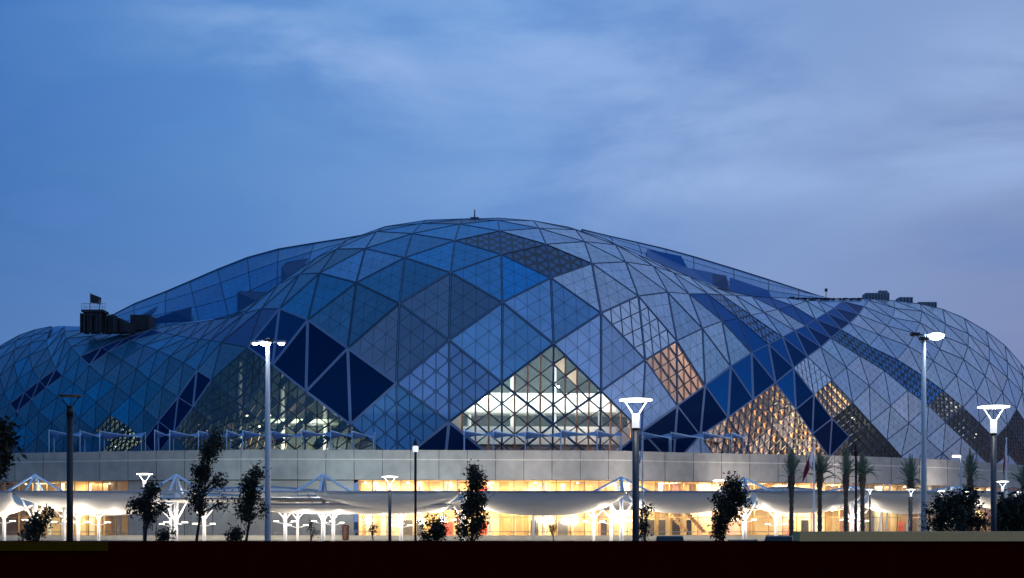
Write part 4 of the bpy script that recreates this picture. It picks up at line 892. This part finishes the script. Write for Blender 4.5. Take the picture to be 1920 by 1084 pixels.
# ------------------------------------------------------------------ spill light on the podium from its own lamps
for px, e, col in ((420, 620, (.66, .90, 1)), (640, 1250, (.74, .94, 1)), (820, 1500, (.88, .98, 1)), (1010, 1700, (1, .92, .88)), (1200, 1600, (1, .88, .82)), (1400, 1600, (1, .87, .80)), (1600, 1500, (1, .87, .80)), (1780, 1500, (1, .88, .82)), (190, 60, (.85, .8, 1))):
    Y = wallY(px)-9; p = Vector(((px-960)/F*Y, Y, 6.2)); light('SPOT', p, e*1.6, col, .3, target=wp(px, 10.2), spot=125, blend=1.)

# ------------------------------------------------------------------ world, sun, camera
w = bpy.data.worlds.new("World"); scene.world = w; w.use_nodes = True; N = w.node_tree.nodes; L = w.node_tree.links
bg = N['Background']; tc = N.new('ShaderNodeTexCoord'); sp = N.new('ShaderNodeSeparateXYZ'); L.new(tc.outputs['Generated'], sp.inputs[0])
def M2(op, a, b=None, c=None):
    q = N.new('ShaderNodeMath'); q.operation = op
    for i, v in enumerate((a, b, c)):
        if v is None: continue
        if isinstance(v, (int, float)): q.inputs[i].default_value = v
        else: L.new(v, q.inputs[i])
    return q.outputs[0]
def ramp(fac, stops):
    r = N.new('ShaderNodeValToRGB'); e = r.color_ramp.elements
    while len(e) < len(stops): e.new(.5)
    for el, (p, c) in zip(e, stops): el.position = p; el.color = (*c, 1)
    L.new(fac, r.inputs[0]); return r.outputs[0]
def mixc(f, a, b, mode='MIX'):
    q = N.new('ShaderNodeMix'); q.data_type = 'RGBA'; q.blend_type = mode
    if isinstance(f, (int, float)): q.inputs['Factor'].default_value = f
    else: L.new(f, q.inputs['Factor'])
    for nm, v in (('A', a), ('B', b)):
        if isinstance(v, tuple): q.inputs[nm].default_value = (*v, 1)
        else: L.new(v, q.inputs[nm])
    return q.outputs['Result']
X, Y_, Z = sp.outputs
def s2l(c): return tuple((v/255/12.92) if v/255 <= .04045 else ((v/255+.055)/1.055)**2.4 for v in c)
ux = M2('MULTIPLY_ADD', X, 1/.72, .5)                 # -0.36..0.36 across the view -> 0..1
low_ = ramp(ux, [(0, s2l((72, 113, 170))), (.25, s2l((88, 124, 184))), (.5, s2l((108, 139, 194))), (.75, s2l((122, 140, 187))), (1, s2l((110, 120, 163)))])
high = ramp(ux, [(0, s2l((46, 108, 182))), (.25, s2l((82, 138, 204))), (.5, s2l((108, 155, 216))), (.75, s2l((122, 155, 208))), (1, s2l((128, 152, 199)))])
front = mixc(M2('MULTIPLY', Z, 3.0), low_, high)
mp = N.new('ShaderNodeMapping'); mp.inputs['Scale'].default_value = (2.2, 2.2, 6.5); mp.inputs['Rotation'].default_value = (0, .28, 0); mp.inputs['Location'].default_value = (.7, 0, .35); L.new(tc.outputs['Generated'], mp.inputs[0])
no = N.new('ShaderNodeTexNoise'); no.inputs['Scale'].default_value = 2.4; no.inputs['Detail'].default_value = 8; no.inputs['Roughness'].default_value = .56; no.inputs['Distortion'].default_value = .25; L.new(mp.outputs[0], no.inputs['Vector'])
def blob(cx, cz, rx, rz, tilt=0.):
    dx = M2('DIVIDE', M2('SUBTRACT', X, cx), rx); dz = M2('DIVIDE', M2('ADD', M2('SUBTRACT', Z, cz), M2('MULTIPLY', M2('SUBTRACT', X, cx), tilt)), rz)
    return M2('POWER', 2.718, M2('MULTIPLY', M2('ADD', M2('MULTIPLY', dx, dx), M2('MULTIPLY', dz, dz)), -1.))
def dz_(py): return (HOR-py)/F*.95
def dx_(px): return (px-960)/F*.95
msk = None
for b_ in ((dx_(1330), dz_(235), .13, .030, 0), (dx_(1100), dz_(130), .14, .05, .2), (dx_(1830), dz_(300), .10, .035, -.1), (dx_(640), dz_(120), .12, .035, .25), (dx_(1350), dz_(330), .15, .022, 0), (dx_(1850), dz_(170), .07, .03, 0)):
    v = blob(*b_); msk = v if msk is None else M2('MAXIMUM', msk, v)
cf = N.new('ShaderNodeMapRange'); cf.inputs[1].default_value = .30; cf.inputs[2].default_value = .72; L.new(no.outputs['Fac'], cf.inputs[0]); cf.interpolation_type = 'SMOOTHSTEP'
cloudy = mixc(M2('MULTIPLY', M2('MULTIPLY', cf.outputs[0], M2('MULTIPLY_ADD', msk, .8, .10)), .88), front, s2l((160, 188, 234)))
cf2 = N.new('ShaderNodeMapRange'); cf2.inputs[1].default_value = .52; cf2.inputs[2].default_value = .30; L.new(no.outputs['Fac'], cf2.inputs[0]); cf2.interpolation_type = 'SMOOTHSTEP'
cloudy = mixc(M2('MULTIPLY', cf2.outputs[0], .48), cloudy, s2l((92, 132, 200)))
bx = M2('MULTIPLY_ADD', X, .55, .5)
back = ramp(bx, [(0, (.01, .07, .20)), (.35, (.02, .12, .29)), (.55, (.08, .19, .36)), (.8, (.19, .26, .40)), (1, (.24, .28, .40))])
zen = ramp(bx, [(0, (.01, .10, .30)), (.4, (.02, .18, .47)), (.6, (.11, .28, .60)), (1, (.32, .41, .69))])
back = mixc(M2('POWER', M2('MAXIMUM', Z, 0.), .8), back, zen)
ff = N.new('ShaderNodeMapRange'); ff.inputs[1].default_value = .0; ff.inputs[2].default_value = .6; ff.interpolation_type = 'SMOOTHSTEP'; L.new(Y_, ff.inputs[0])
sky = mixc(ff.outputs[0], back, cloudy)
gnd = N.new('ShaderNodeMapRange'); gnd.inputs[1].default_value = -.02; gnd.inputs[2].default_value = .0; L.new(Z, gnd.inputs[0])
sky = mixc(gnd.outputs[0], (.02, .022, .03), sky)
st = N.new('ShaderNodeTexSky'); st.sky_type = 'NISHITA'; st.sun_disc = False; st.sun_elevation = R(1.5); st.sun_rotation = R(60)
stv = N.new('ShaderNodeVectorMath'); stv.operation = 'SCALE'; stv.inputs['Scale'].default_value = .01; L.new(st.outputs[0], stv.inputs[0])
fin = mixc(1., sky, stv.outputs[0], 'ADD'); L.new(fin, bg.inputs[0]); bg.inputs[1].default_value = 1.0
sl = bpy.data.lights.new('sun', 'SUN'); sl.energy = .12; sl.angle = R(20); sl.color = (1, .8, .75); so = bpy.data.objects.new('sun', sl); COL.objects.link(so)
so.rotation_euler = (R(75), 0, R(60))
cd = bpy.data.cameras.new('camera'); cam = bpy.data.objects.new('camera', cd); COL.objects.link(cam)
cam.location = (0, 0, CZ); cam.rotation_euler = (R(90), 0, 0); cd.sensor_width = 36; cd.lens = 36*F/1920; cd.shift_y = (HOR-542)/1920; cd.clip_end = 9000
scene.camera = cam
scene.view_settings.view_transform = 'Standard'; scene.view_settings.look = 'None'; scene.view_settings.exposure = 0; scene.view_settings.gamma = 1
scene.render.resolution_x = 1024; scene.render.resolution_y = 578
try:
    scene.cycles.use_denoising = True; scene.cycles.max_bounces = 6; scene.cycles.transparent_max_bounces = 12; scene.cycles.sample_clamp_indirect = 4; scene.cycles.use_light_tree = True
except Exception: pass
